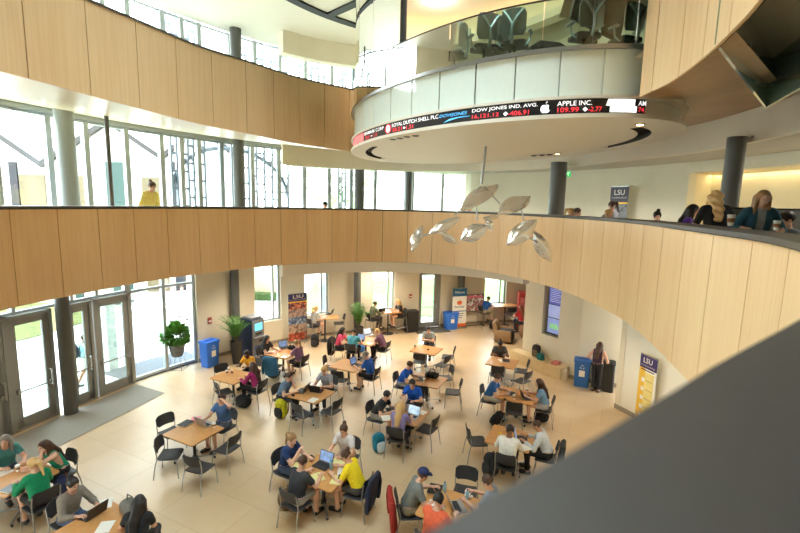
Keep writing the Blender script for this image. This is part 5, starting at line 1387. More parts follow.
d = P.px(446, 0); p = P.pt(d) + P.nor(d) * .5; blue_bin('wide blue recycling bin between exit door and welcome banner', p, orient(p, P.nor(d)), .66, .46, .8)
tA = (Vector((*RW[2], 0)) - Vector((*RW[1], 0))).normalized(); nA2 = Vector((tA.y, -tA.x, 0)); b0 = Vector((*RW[1], 0))
s1 = along(b0, tA, nA2, 582, .45, .36); p = b0 + tA * s1 + nA2 * .36; blue_bin('blue recycling bin in the alcove beside the woman in purple', p, orient(p, nA2), .52, .44, .9, (40, 104, 180))
s2 = along(b0, tA, nA2, 605, .45, .38); p = b0 + tA * s2 + nA2 * .38
t = thing('waste_bin', 'black waste bin behind the woman in purple', 'bin', (p.x, p.y, 0), orient(p, nA2))
g = MB(); g.rbox((0, 0, .46), (.56, .46, .92), .08, 5); g.build('body', BLACK, t, smooth=40); g = MB(); g.rbox((0, 0, .95), (.58, .48, .06), .08, 5); g.rbox((0, 0, .99), (.4, .3, .03), .06, 4); g.build('lid', BLACK, t, smooth=40)
p = at(411, 331, 0); d = P.px(411, 0)
t = thing('waste_bin', 'black waste bin by the exit door, beside the blonde in black', 'bin', (p.x, p.y, 0), orient(p, P.nor(d)))
g = MB(); g.rbox((0, 0, .46), (.62, .5, .92), .1, 5); g.build('body', BLACK, t, smooth=40); g = MB(); g.rbox((0, 0, .96), (.64, .52, .08), .1, 5); g.box((0, -.2, 1.005), (.36, .1, .02)); g.build('lid', BLACK, t, smooth=40)
# banking kiosk
p = at(253, 357, 0); d = P.px(250, 0); t = thing('banking_kiosk', 'dark blue and grey banking kiosk behind the palm', 'kiosk', (p.x, p.y, 0), orient(p, P.nor(d)) + .25)
KG = mat('kiosk grey', (120, 120, 122), .4, var=.02); KB = mat('kiosk navy', (32, 44, 72), .4, var=.03)
g = MB(); g.rbox((0, .05, .78), (.62, .7, 1.56), .04); g.build('body', KB, t, smooth=40)
g = MB(); g.rbox((0, -.31, .78), (.56, .05, 1.5), .02); g.rbox((0, -.36, .86), (.54, .16, .05), .03); g.build('front_panel', KG, t, smooth=40)
g = MB(); g.box((0, -.338, 1.26), (.36, .012, .28)); g.build('screen', mat('kiosk screen', (90, 190, 225), .3, emit=.8, var=.1), t)
g = MB(); g.box((0, -.34, 1.0), (.3, .012, .06)); g.box((.12, -.34, .7), (.2, .012, .09)); g.build('slot', BLACK, t); g = MB(); g.box((0, -.338, .36), (.44, .008, .36)); g.build('panel_print', mat('kiosk blue print', (60, 84, 140), .5, var=.3, scale=5), t)
g = MB(); g.rbox((0, 0, 1.60), (.5, .5, .06), .04); g.build('top_sign', KG, t)
# plants
LEAF = mat('glossy green leaf', (96, 152, 62), .5, var=.25, scale=8); LEAF2 = mat('fresh green leaf', (74, 124, 46), .5, var=.25, scale=8)
def leaf_cloud(name, n, fn, m, parent, size=.07):
    g = MB()
    for _ in range(n):
        c, u = fn(); u = u.normalized(); s = u.cross(Vector((random.random() - .5, random.random() - .5, 1))).normalized(); w = s.cross(u) * .15; L = size * (.7 + .6 * random.random())
        g.add([c, c + u * L * .45 + s * L * .3 + w * L, c + u * L, c + u * L * .45 - s * L * .3 + w * L], [(0, 1, 2, 3)])
    return g.build(name, m, parent)
p = at(178, 368, 0); t = thing('potted_shrub', 'leafy shrub in a grey pot on a wire stand before the lobby window', 'plant', (p.x, p.y, 0))
g = MB()
for sx in (-1, 1):
    for sy in (-1, 1): g.tube([(sx * .26, sy * .26, 0), (sx * .16, sy * .16, .32), (sx * .2, sy * .2, .5)], .011, 6)
g.tube([(-.26, -.26, .01), (.26, -.26, .01), (.26, .26, .01), (-.26, .26, .01), (-.26, -.26, .01)], .009, 6); g.build('stand', LEGM, t)
g = MB(); g.lathe([(.17, .45), (.23, .62), (.27, .84), (.29, .86), (.29, .90), (.25, .90), (.24, .86)], (0, 0, 0), 20); g.build('pot', mat('weathered grey pot', (112, 112, 108), .8, var=.2, scale=12), t, smooth=40)
def bush():
    while True:
        v = Vector((random.uniform(-1, 1), random.uniform(-1, 1), random.uniform(-.7, 1)))
        if .12 < v.length < 1 + .12 * math.sin(5 * v.x + 3 * v.z): break
    return Vector((v.x * .40, v.y * .40, 1.24 + v.z * .36)), v + Vector((0, 0, .2))
leaf_cloud('foliage', 1100, bush, LEAF, t, .16)
g = MB()
for k in range(9): a = 2 * PI * k / 9; g.tube([(0, 0, .86), (.18 * math.cos(a), .18 * math.sin(a), 1.1), (.34 * math.cos(a), .34 * math.sin(a), 1.35)], .012, 5)
g.build('stem', mat('plant stem', (96, 84, 52), .8), t)
def palm(label, p, h0, R, n, top, potm):
    t = thing('potted_palm', label, 'plant', (p.x, p.y, 0)); g = MB(); g.lathe([(.15, 0), (.22, h0 - .02), (.23, h0), (.20, h0), (.19, h0 - .05)], (0, 0, 0), 4 if 0 else 20); g.build('pot', potm, t, smooth=40)
    g = MB()
    for k in range(n):
        a = random.random() * 2 * PI; r = R * (.35 + .65 * random.random()); H = top * (.6 + .4 * random.random()); pts = []
        for j in range(7):
            s = j / 6; pts.append(Vector((math.cos(a) * r * s ** 1.6, math.sin(a) * r * s ** 1.6, h0 + H * (1.25 * s - .45 * s * s))))
        for j in range(1, 6):
            q = pts[j]; d_ = (pts[j + 1] - pts[j]).normalized(); sd = d_.cross(Vector((0, 0, 1))).normalized()
            for e in (-1, 1):
                for f in (0, .5):
                    b = q.lerp(pts[j + 1], f); tip = b + (sd * e * .8 + d_ * .7 + Vector((0, 0, -.15))).normalized() * .2
                    g.add([b, b.lerp(tip, .5) + d_ * .018, tip, b.lerp(tip, .5) - d_ * .018], [(0, 1, 2, 3)])
    g.build('foliage', LEAF2, t)
    g = MB()
    for k in range(5): a = 2 * PI * k / 5; g.tube([(.03 * math.cos(a), .03 * math.sin(a), h0 - .05), (.07 * math.cos(a), .07 * math.sin(a), h0 + .4)], .014, 5)
    g.build('stem', mat('plant stem', (96, 84, 52), .8), t); return t
POTB = mat('black planter', (44, 42, 42), .45, var=.05)
palm('feathery palm in a tall black planter beside the blue bin and kiosk', at(237, 363, 0), .85, .75, 26, 1.15, POTB)
palm('bushy palm in a black planter at the foot of the grey column', at(358.5, 339, 0), .55, .5, 24, 1.3, POTB)
# fire alarm pulls
def wall_sign(px, z, w, h, col, label, name='fire_alarm', cat='alarm'):
    d = P.px(px, z); q = P.pt(d) + P.nor(d) * .006; t = thing(name, label, cat, (q.x, q.y, z), orient(q, P.nor(d)))
    g = MB(); g.rbox((0, -.02, 0), (w, .04, h), .01); g.build('housing', mat('red alarm plastic', col, .4, var=.02), t); g = MB(); g.box((0, -.043, -.02), (w * .7, .008, h * .25)); g.build('pull_handle', PRW, t)
wall_sign(209.5, 1.5, .15, .24, (166, 84, 72), 'red fire alarm pull on the wall above the blue bin')
wall_sign(410.5, 1.62, .14, .2, (170, 84, 72), 'red fire alarm pull on the wall above the black bin')
# floor mats
MATM = mat('grey entrance carpet', (150, 150, 142), .95, var=.08, scale=60)
g = MB(); g.add([at(136, 384, .012), at(165, 393, .012), at(57, 447, .012), at(-40, 492, .012), at(-60, 470, .012), at(70, 412, .012)], [(0, 1, 2, 3, 4, 5)]); o = g.build('entrance_mat', MATM); fixn(o); tag(o, 'wide grey entrance mat along the glass doors', 'mat')
c = at(431, 330, 0); g = MB(); g.rbox((0, 0, .006), (1.7, 1.0, .012), .02); o = g.build('door_mat', mat('charcoal door mat', (84, 80, 74), .95, var=.1, scale=60), loc=c, rz=math.radians(16)); tag(o, 'dark door mat inside the narrow exit door', 'mat')
# bench along the screen wall with bags on it
s0, s1 = -.15, along(ta, tT, tN, 560.5, .2, .5); L = s1 - s0; mid = ta + tT * (s0 + s1) / 2 + tN * .27
bz = math.atan2(tT.y, tT.x)
g = MB(); g.rbox((0, 0, .21), (L, .5, .42), .02); o = g.build('wall_bench', mat('pale bench stone', (214, 192, 150), .5, var=.05, scale=5), loc=(mid.x, mid.y, 0), rz=bz, smooth=30); tag(o, 'long pale box bench under the blue wall screens', 'bench')
def on_bench(px, off=.25): s = along(ta, tT, tN, px, .5, off); q = ta + tT * s + tN * off; return Vector((q.x, q.y, .42))
backpack('black and tan backpack standing on the pale bench', on_bench(536), bz + PI + .2, (40, 38, 38), (120, 104, 84), 1.0)
soft_bag('teal lunch bag on the pale bench beside the backpack', on_bench(540.5, .4), bz, (20, 100, 100), (.3, .2, .26))
q = on_bench(556); g = MB(); g.rbox((0, 0, .03), (.24, .3, .05), .01); g.rbox((0, .01, .075), (.22, .28, .035), .01); o = g.build('book_stack', mat('red and white covers', (200, 120, 116), .6, var=.3, scale=9), loc=q, rz=bz); tag(o, 'pale red book lying on the end of the bench', 'book')
q = on_bench(562, .2); 
# wall screens in the recess
scr = thing('wall_display', 'tall blue wall display of three stacked screens', 'display', (0, 0, 0))
def onwall(s, z, off): q = ta + tT * s + tN * off; return Vector((q.x, q.y, z))
g = MB(); w0, w1 = TV0 + .10, TV1 - .01; cc = onwall((w0 + w1) / 2, 0, -.2)
g.box((cc.x, cc.y, 2.42), (w1 - w0 + .02, .06, 2.24), bz); g.build('bezel', BLACK, scr)
for i, (za, zb, c) in enumerate(((1.36, 1.92, (150, 170, 235)), (1.95, 2.42, (170, 184, 240)), (2.45, 3.5, (84, 96, 190)))):
    g = MB(); g.quad(onwall(w0 + .02, za, -.165), onwall(w1 - .02, za, -.165), onwall(w1 - .02, zb, -.165), onwall(w0 + .02, zb, -.165)); g.build('screen', mat('lit display %d' % i, c, .3, emit=.16, var=.12, scale=3), scr)
gw = mat('white screen text', (230, 235, 255), .5, emit=.2, var=0)
g = MB()
for k in range(4): x = w0 + .08 + (w1 - w0 - .2) * k / 3.2; g.quad(onwall(x, 3.18, -.162), onwall(x + .07, 3.18, -.162), onwall(x + .07, 3.28, -.162), onwall(x, 3.28, -.162))
for k in range(8): g.quad(onwall(w0 + .07, 3.0 - k * .065, -.162), onwall(w1 - .08 - .05 * (k % 3), 3.0 - k * .065, -.162), onwall(w1 - .08 - .05 * (k % 3), 3.012 - k * .065, -.162), onwall(w0 + .07, 3.012 - k * .065, -.162))
g.build('lettering', gw, scr)
g = MB(); g.quad(onwall(w0 + .12, 1.52, -.162), onwall(w1 - .14, 1.52, -.162), onwall(w1 - .14, 1.72, -.162), onwall(w0 + .12, 1.72, -.162)); g.build('chart', mat('green chart', (150, 220, 170), .5, emit=.15, var=.2), scr)
# woman standing at the alcove bins
pw = at(595, 391.5, 0); person('woman with long brown hair in a purple top standing at the alcove bins', (pw.x, pw.y, 0), (nA2 * -1 + Vector((.45, -.1, 0))).xy, pose='stand', lean=6, look=(10, 16), shirt=(56, 34, 62), sleeve=0, hair='long', hairc='brown', legs=(30, 30, 34), h=.018, group=None, rh=(.24, .22, 1.0), lh=(-.26, .2, 1.0), scale=.98)
# lounge corner beyond the screen wall
def armchair(name, label, p, rz, w, cB, cS, cat):
    t = thing(name, label, cat, (p.x, p.y, 0), rz); mB, mS = cmat('cloth', cB), cmat('cloth', cS)
    g = MB(); g.rbox((0, .0, .27), (w, .72, .34), .06, 4, e=.03); g.build('base', mS, t, smooth=50); g = MB(); g.rbox((0, .04, .45), (w - .1, .6, .14), .06, 4, e=.04); g.build('seat_cushion', mS, t, smooth=50)
    g = MB(); rings = []
    for z, y, th in ((.06, -.38, .16), (.4, -.42, .2), (.7, -.48, .18), (.84, -.52, .14), (.88, -.53, .06)):
        rings.append([Vector((x * w / 2, y + s * th / 2 + .06 * (abs(x) ** 3), z)) for s, xs in ((1, (1, .6, .2, -.2, -.6, -1)), (-1, (-1, -.6, -.2, .2, .6, 1))) for x in xs])
    g.loft(rings); g.build('backrest', mB, t, smooth=50)
    for sx in (-1, 1): g = MB(); g.rbox((sx * (w / 2 + .04), -.06, .33), (.12, .74, .5), .05, 4, e=.03); g.build('armrest', mB, t, smooth=50)
    for sx in (-1, 1):
        for sy in (-1, 1): g = MB(); g.lathe([(.018, 0), (.025, .12)], (sx * (w / 2 - .08), sy * .28, 0), 8); g.build('leg', STEELD, t)
    return t
pa = at(505, 341, 0); armchair('armchair', 'brown and charcoal armchair in front of the window bar table', pa, math.radians(-112), .75, (140, 112, 82), (52, 50, 54), 'armchair')
ps = at(524, 338, 0) + Vector((.25, .5, 0)); armchair('sofa', 'tan sofa half hidden by the screen wall, person in red on it', ps, math.radians(80), 1.3, (150, 116, 84), (150, 110, 84), 'sofa')
pt_ = at(514, 333, 0) + Vector((.2, .4, 0)); t = thing('side_table', 'small pale side table beside the brown armchair', 'table', (pt_.x, pt_.y, 0)); g = MB(); g.rbox((0, 0, .6), (.6, .45, .025), .04, 4); g.build('tabletop', mat('white laminate', (226, 222, 210), .4, var=.02), t, smooth=40); g = MB(); g.lathe([(.025, .01), (.025, .59)], (0, 0, 0), 10); g.lathe([(.18, 0), (.18, .012)], (0, 0, 0), 18); g.build('column', STEELD, t, smooth=40)
pr = ps + Vector((-.35, -.02, 0)); person('person in red sitting on the tan sofa beside the screen wall', (ps.x - .25, ps.y + .02, 0.02), (-.3, .95), shirt=(176, 40, 44), hair='long', hairc='red', look=(0, 12), h=.02, seat=.5, group=None)
pv = at(523, 326, 0) + Vector((.3, .6, 0)); pv = Vector((6.35, 21.6, 0)); t = thing('vending_machine', 'red vending machine in the far lounge corner', 'vending machine', (pv.x, pv.y, 0), math.radians(-10)); g = MB(); g.rbox((0, 0, .9), (.9, .8, 1.8), .05); g.build('body', mat('red enamel', (190, 40, 40), .35, var=.03), t, smooth=40); g = MB(); g.box((-.05, -.41, 1.15), (.66, .02, .9)); g.build('front_panel', mat('vending print', (220, 120, 120), .4, var=.3, scale=5), t); g = MB(); g.box((.36, -.41, 1.1), (.12, .02, .3)); g.build('keypad', BLACK, t)
# ------------------------------------------------------------------ upper gallery people and things
gl = 'people on the upper gallery'
pb = deep(719, 205, 7.0); person('blonde woman with wavy hair in a black top turned away at the parapet', (pb.x, pb.y, 4.7), (.35, .95), pose='stand', lean=16, look=(-25, 18), shirt=(28, 27, 30), sleeve=.9, hair='wavy', hairc='blond', h=.013, rh=(.14, .36, 1.1), lh=(-.13, .34, 1.08), group=gl, legs=JEA, slim=.95, scale=.96)
pc = deep(758, 205, 6.4); person('woman with long light-brown hair in a teal denim shirt over a grey top', (pc.x, pc.y, 4.7), (-.35, -.95), pose='stand', lean=14, look=(5, 24), shirt=(36, 84, 104), sleeve=2, hair='long', hairc='darkblond', h=.013, rh=(.26, .36, 1.14), lh=(-.2, .36, 1.12), group=gl, legs=JEA, slim=.92, scale=.94, inner=(150, 154, 158))
G2 = dict(h=.02, group=gl)
def upper(px, py, y, face, label, **k):
    q = deep(px, py, y); person(label, (q.x, q.y, 4.7), face, **{**G2, **k})
upper(684, 212, 8.8, (.8, -.5), 'woman in a purple tee with long dark hair seated by the lit recess', shirt=(96, 56, 150), hair='long', hairc='black', slim=.9, look=(0, 14), seat=.56)
upper(661, 214, 10.6, (.2, .9), 'seated person with a dark top-knot just above the parapet', shirt=(70, 66, 66), hair='bun', hairc='black', slim=.9, lean=24)
upper(613, 208, 12.2, (-.5, .9), 'seated woman with brown ponytail before the dark banner', shirt=(150, 154, 164), hair='pony', hairc='brown', slim=.92, lean=4, seat=.62)
upper(601.5, 214, 11.4, (.3, -.9), 'blond head just above the parapet left of the dark banner', shirt=(200, 190, 180), hair='short', hairc='blond', lean=22)
upper(570, 213, 12.8, (.7, -.4), 'dark-haired head above the parapet below the exit sign', shirt=(120, 60, 60), hair='short', hairc='brown', lean=18)
upper(563, 214, 12.9, (.7, -.2), 'blond head above the parapet, farthest left below the exit sign', shirt=(180, 170, 160), hair='pony', hairc='blond', lean=20)
upper(796, 212, 6.7, (-.9, .2), 'dark-haired man in a grey tee seated at the monitors', shirt=(104, 110, 114), hair='short', hairc='black', h=.015, lean=10)
upper(322, 211, 17.4, (.5, .5), 'dark head just showing above the far parapet', shirt=(60, 60, 64), hair='short', hairc='black')
upper(466, 213, 17.2, (.5, -.5), 'dark head above the parapet behind the mobile', shirt=(60, 60, 64), hair='short', hairc='black')
qy = deep(147, 195, 12.0); person('woman in a pale yellow top with a bun walking along the upper gallery', (qy.x, qy.y, 4.7), (.85, -.3), pose='stand', lean=16, look=(0, 20), shirt=(226, 204, 110), sleeve=2, hair='bun', hairc='brown', h=.02, group=gl, legs=KHA, slim=.9, scale=1.02)
def ledge(px, py, z=5.8): q = at(px, py, z); return q
q = ledge(729, 226.2) + Vector((.12, .14, 0)); c1 = place(CUP, 'white coffee cup with brown sleeve on the parapet beside the blonde', q, 0, 'cups on the parapet'); c1.scale = (1.15, 1.15, 1.2)
q = ledge(774.5, 230.5) + Vector((.1, .1, 0)); c2 = place(CUP, 'white cup with a straw held by the woman in teal', q, 0, 'cups on the parapet'); c2.scale = (.85,) * 3
# study desk with monitors behind the women
dk = deep(757, 216, 7.6); t = thing('study_desk', 'long wooden desk behind the two women on the gallery', 'desk', (dk.x, dk.y, 4.7), math.radians(-40)); g = MB(); g.rbox((0, 0, .73), (2.2, .7, .04), .03); g.build('tabletop', TABLEWOOD, t)
for sx in (-1, 1): g = MB(); g.box((sx * 1.0, 0, .355), (.05, .6, .71)); g.build('leg', STEELD, t)
def monitor(label, px, py, y, rz):
    q = deep(px, py, y); t = thing('monitor', label, 'monitor', (q.x, q.y, 5.45), rz, 'monitors on the gallery desk'); t.scale = (1.2,) * 3; g = MB(); g.rbox((0, 0, .33), (.58, .04, .36), .01); g.build('bezel', BLACK, t); g = MB(); g.box((0, -.022, .33), (.53, .004, .31)); g.build('screen', mat('grey monitor screen', (104, 108, 104), .3, var=.05), t); g = MB(); g.box((0, .02, .1), (.06, .04, .22)); g.lathe([(.12, 0), (.12, .012)], (0, .02, 0), 14); g.build('stand', BLACK, t)
monitor('dark monitor between the two women on the gallery', 741, 213, 7.4, math.radians(-35)); monitor('dark monitor behind the woman in teal', 783, 213, 7.5, math.radians(-35))
# exit sign
q = deep(566, 174, 14.9); t = thing('exit_sign', 'green exit sign beside the grey gallery column', 'sign', (q.x, q.y, q.z), math.radians(-14)); g = MB(); g.box((0, 0, 0), (.3, .05, .18)); g.box((0, .0, (7.42 - q.z + .09) / 2), (.03, .03, max(.02, 7.42 - q.z - .09))); g.build('housing', mat('exit green', (40, 170, 80), .4, emit=.6, var=0), t); flat_text('EXIT', .22, .09, mat('exit lettering', (220, 255, 225), .5, emit=1.0, var=0), 'lettering', t, -.11, -.028, -.045)
# ------------------------------------------------------------------ office chairs and screens inside the glass room
MESHG = glass('grey mesh', (150, 156, 150), .04, .3, .35); FR = mat('pale aluminium', (176, 184, 178), .35, .5, var=.02)
def make_office():
    t = thing('office_chair', 'x', 'chair'); g = MB(); g.rbox((0, 0, .47), (.5, .48, .06), .1, 5); g.build('seat', MESHM, t, smooth=40)
    g = MB(); g.tube([(0, -.26, .42), (0, -.33, .62), (0, -.3, .78)], .035, 8); g.tube([(0, -.3, .76), (-.1, -.29, .92), (-.2, -.26, 1.04)], .028, 8); g.tube([(0, -.3, .76), (.1, -.29, .92), (.2, -.26, 1.04)], .028, 8); g.build('back_frame', FR, t, smooth=50)
    g = MB(); tri_curve_panel(g, .5, .58, 1.08, -.23, -.25, .05, .012); g.build('backrest', MESHG, t, smooth=50)
    for sx in (-1, 1): g = MB(); g.tube([(sx * .22, -.1, .42), (sx * .3, -.05, .5), (sx * .3, -.02, .68)], .02, 6); g.rbox((sx * .3, 0, .69), (.08, .25, .03), .03); g.build('armrest', FR, t, smooth=50)
    g = MB(); g.lathe([(.03, .09), (.03, .44)], (0, 0, 0), 10); g.build('column', STEELD, t)
    for k in range(5):
        a = 2 * PI * k / 5; u = Vector((math.cos(a), math.sin(a), 0)); g = MB(); g.tube([u * .03 + Vector((0, 0, .1)), u * .3 + Vector((0, 0, .07))], .022, 6); g.ball(u * .3 + Vector((0, 0, .035)), .035, 8); g.build('leg', FR, t, smooth=50)
    return freeze(t)
OFF = make_office()
def drum_at(px, z, r): a = phi(px, z, r); return DC + dpt(a, r)
for px, r, rz, l in ((588, 3.05, 10, 'office chair with a pale Y-shaped back in the glass room, the tallest'), (517, 3.0, -25, 'office chair turned sideways behind the glass above the index reading'), (486, 3.1, 12, 'office chair with a Y-shaped back left of the sideways one'), (499, 2.75, 40, 'office chair tucked between two others behind the glass'), (456, 3.1, 60, 'office chair behind the glass above the blue ticker logo'), (432, 3.1, 80, 'office chair at the left end of the glass room'), (629, 3.0, 20, 'office chair beside the tilted screen at the wooden fascia')):
    q = drum_at(px, 9, r); place(OFF, l, (q.x, q.y, 8.03), math.radians(rz), 'office chairs in the glass room').scale = (.74,) * 3
q = drum_at(548, 9, 2.3); t = thing('podium', 'dark angular podium between the office chairs', 'podium', (q.x, q.y, 8.03), .2); t.scale = (.66,) * 3; g = MB(); g.loft([[Vector((x * s, y * s2, z)) for x, y in ((-.5, -.3), (.5, -.3), (.5, .3), (-.5, .3))] for z, s, s2 in ((0, 1, 1), (.62, 1.05, 1), (.8, .5, .6))]); g.build('body', BLACK, t)
q = drum_at(630, 9.6, 2.2); t = thing('wall_screen', 'large dark screen on a tilted mount at the wooden fascia', 'screen', (q.x, q.y, 8.03), math.radians(20)); g = MB(); g.box((0, 0, 1.35), (1.1, .06, .75), mx=Matrix.Rotation(.22, 3, 'Y')); g.build('bezel', BLACK, t); g = MB(); g.box((0, -.034, 1.35), (1.02, .006, .68), mx=Matrix.Rotation(.22, 3, 'Y')); g.build('screen', mat('dim screen', (80, 96, 92), .15, var=.1), t); g = MB(); g.box((0, .1, .6), (.1, .1, 1.3)); g.build('stand', STEELD, t)
# ------------------------------------------------------------------ hanging mobile of mirror-bright leaves
MIR = mat('hammered mirror steel', (238, 240, 242), .12, .8, var=.05, scale=4, bump=1.0)
MY = 9.5
mo = thing('hanging_mobile', 'hanging mobile of polished steel leaves below the glass drum', 'mobile', deep(483, 185, MY))
ml = mo.location.copy()
def mp(px, py, dy=0): return deep(px, py, MY + dy) - ml
def leaf(a, b, w, tilt=.3, cup=.10):
    """pointed leaf from a to b, w wide, turned a little towards the windows"""
    ax = (b - a); L = ax.length; u = ax / L; nn = Vector((-.45, -.8, .25 - tilt)).normalized(); s = u.cross(nn).normalized(); n = s.cross(u)
    if n.y > 0: n = -n
    w = w * 1.15; rows = []
    for i in range(13):
        t = i / 12; hw = w * .5 * math.sin(PI * t) ** .8 if 0 < t < 1 else 0.002
        c = a + ax * t + n * (cup * L * math.sin(PI * t))
        rows.append([c + s * hw * k + n * (-.2 * w * k * k) for k in (-1, -.5, 0, .5, 1)] + [c + s * hw * k + n * (-.2 * w * k * k - .008) for k in (1, .5, 0, -.5, -1)])
    g = MB(); g.loft(rows); o = g.build('leaf', MIR, mo, smooth=50); fixn(o); return o
S = MY / 444.4
leaf(mp(460, 209, -.1), mp(498, 184, .15), 17 * S, -.25); leaf(mp(428.5, 234, .1), mp(460, 217.5, -.15), 10 * S, 0.45); leaf(mp(411, 251.5, 0), mp(421.5, 225.5, .1), 10 * S, 0.3)
leaf(mp(439, 231, .05), mp(458.5, 245, .2), 7 * S, 0.39); leaf(mp(459.5, 240, .2), mp(487, 226, -.1), 15 * S, 0.33); leaf(mp(484, 219, 0), mp(498, 218, .3), 8 * S, 0.51); leaf(mp(487, 218, .1), mp(492, 231, .1), 7 * S, 0.27)
leaf(mp(498, 212, -.1), mp(531, 196, .2), 17 * S, -.15); leaf(mp(506, 245.5, .1), mp(537, 219.5, -.1), 16 * S, 0.24); leaf(mp(533.5, 232, 0), mp(551.5, 263, .15), 13 * S, 0.27)
g = MB(); top = deep(484, 147, MY); hub = mp(481.5, 184); g.tube([(0.02, 0, 7.21 - ml.z), hub], .028, 8, mi=0); g.build('rod', STEEL, mo, smooth=50)
for pts in ([(481, 186), (455, 215)], [(429, 234), (420, 237)], [(476, 190), (477, 220)], [(484, 186), (500, 204)], [(521, 209), (524, 220)], [(526, 236), (538, 243)]):
    g = MB(); g.tube([mp(*p_) for p_ in pts], .016, 6); g.build('arm', STEEL, mo, smooth=50)
# ------------------------------------------------------------------ stair glass hung below the third floor
SG = glass('grey-green stair glass', (190, 214, 206), .12, 0, .25)  # diffuse veil paints reflection haze into the glass
flat = lambda p: Vector((p.x, p.y, 0))
ga, gb, gc = flat(at(716, 44, 7.42)), flat(at(766, 108, 7.42)), flat(at(815, 80, 7.42)); gd = gc + Vector((-.7, -1.6, 0))
sgt = thing('stair_balustrade', 'glass stair balustrade with round steel fixings under the upper floor', 'balustrade', (0, 0, 0))
def pane(a, b, zl, zr, zt):
    n = (b - a).cross(Vector((0, 0, 1))).normalized() * .012
    g = MB(); g.loft([[Vector((*(p + o).xy, z)) for p, z in ((a, zl), (b, zr), (b, zt), (a, zt))] for o in (-n, n)]); g.build('glass_panel', SG, sgt)
zc = 7.42
mid = ga.lerp(gb, .52)
pane(ga, gb - (gb - ga).normalized() * .01, zc, zc, 9.4); pane(gb, gc, zc, zc, 9.4); pane(gc + (gd - gc).normalized() * .01, gd, zc, zc, 9.4)
def fix(a, b, t, z):
    q = a.lerp(b, t); n = (b - a).cross(Vector((0, 0, 1))).normalized(); n = n if n.dot(-q) > 0 else -n
    R = n.to_track_quat('Z', 'Y').to_matrix(); g = MB(); g.lathe([(.02, -.03), (.024, 0), (.024, .03), (.015, .04)], (q.x, q.y, z), 14, mx=R); g.build('fixing', STEEL, sgt, smooth=40)
for t_ in (.15, .42, .55, .80, .93): fix(ga, gb, t_, 7.75); fix(ga, gb, t_, 8.4)
for t_ in (.12, .85): fix(gb, gc, t_, 7.7); fix(gb, gc, t_, 8.3)
for t_ in (.3, .8): fix(gc, gd, t_, 7.8); fix(gc, gd, t_, 8.4)
# stair opening: dark timber stair box above the glass
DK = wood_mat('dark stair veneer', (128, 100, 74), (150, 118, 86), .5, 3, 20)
g = MB(); z = 9.55
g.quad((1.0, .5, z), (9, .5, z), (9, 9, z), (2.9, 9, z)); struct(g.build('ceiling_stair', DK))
g = MB()
for k in range(7):
    g.box((5.6 + .0 * k, 5.4 - .32 * k, 9.2 - .18 * k), (1.6, .32, .06)); g.box((5.6, 5.55 - .32 * k, 9.11 - .18 * k), (1.6, .03, .18))
struct(g.build('floor_stair', DK))
# downlights that show in the gallery ceiling
LAMP = mat('downlight lens', (255, 244, 220), .4, emit=5.0, var=0)
def downlight(label, p, power=0, r=.09, col=(1, .9, .74)):
    t = thing('ceiling_downlight', label, 'light', p, 0, 'ceiling downlights'); g = MB(); g.lathe([(r + .025, -.008), (r + .025, 0), (r, 0), (r, -.008)], (0, 0, 0), 18); g.build('trim_ring', PRW, t, smooth=40); g = MB(); g.lathe([(r, -.004), (r, -.002)], (0, 0, 0), 18); g.build('lens', LAMP, t)
    if power:
        L = bpy.data.lights.new('downlight', 'SPOT'); L.energy = power; L.color = col; L.spot_size = math.radians(130); L.spot_blend = .6; L.shadow_soft_size = .1; o = bpy.data.objects.new('downlight_lamp', L); COL.objects.link(o); o.location = (p[0], p[1], p[2] - .03)
names = ('first ceiling downlight left of the gallery column', 'ceiling downlight above the dark banner', 'ceiling downlight right of the dark banner', 'ceiling downlight over the lit recess', 'ceiling downlight above the mobile', 'ceiling downlight behind the exit sign')
for n_, (px, py) in zip(names, ((537, 167.5), (622, 160.5), (663, 155), (757, 137), (497, 168.5), (585, 164.5))): q = at(px, py, 7.415); downlight(n_, q, 60, col=(1, .96, .88))
SC_l = []
for i, (x, y) in enumerate(((-8.6, 9), (-7.6, 13), (-5, 15.8), (-2, 16.6), (1.5, 16.6), (3.6, 18.6), (-1, 19.4), (4.7, 12.4), (5.6, 10.5), (5.4, 7.5))):  # unseen spots without fixtures, added to brighten the hall
    L = bpy.data.lights.new('hall_fill_spot', 'SPOT'); L.energy = 62 if y < 15 else 180; L.color = (1, .86, .66); L.spot_size = math.radians(140); L.spot_blend = .7; L.shadow_soft_size = .6; o = bpy.data.objects.new('hall_fill_spot', L); COL.objects.link(o); o.location = (x, y, 3.3)
# lamp hidden in the recess head
d = (holeA[0] + holeA[1]) / 2
for k in range(9):
    d = holeA[0] + (holeA[1] - holeA[0]) * (k + .5) / 9; q = W2.pt(d) - W2.nor(d) * .8; tt_ = W2.tan(d); L = bpy.data.lights.new('niche_light', 'AREA'); L.shape = 'RECTANGLE'; L.size = (holeA[1] - holeA[0]) / 9; L.size_y = .12; L.energy = 1.1; L.color = (1, .80, .45); o = bpy.data.objects.new('niche_light', L); COL.objects.link(o); o.location = (q.x, q.y, 7.07); o.rotation_euler = (0, 0, math.atan2(tt_.y, tt_.x))
for x, y, z, e in ((5.4, 4.2, 9.3, 60), (6.3, 14.8, 7.3, 34), (7.4, 12, 7.3, 34), (7.5, 9, 7.3, 40), (7.0, 6.5, 7.3, 50), (3.6, 18.0, 7.3, 30)):  # extra unseen spots added to brighten the gallery walls and stair well
    L = bpy.data.lights.new('gallery_fill_spot', 'SPOT'); L.energy = e * 1.1; L.color = (1, .96, .88); L.spot_size = math.radians(150); L.spot_blend = .8; L.shadow_soft_size = .15; o = bpy.data.objects.new('gallery_fill_spot', L); COL.objects.link(o); o.location = (x, y, z)
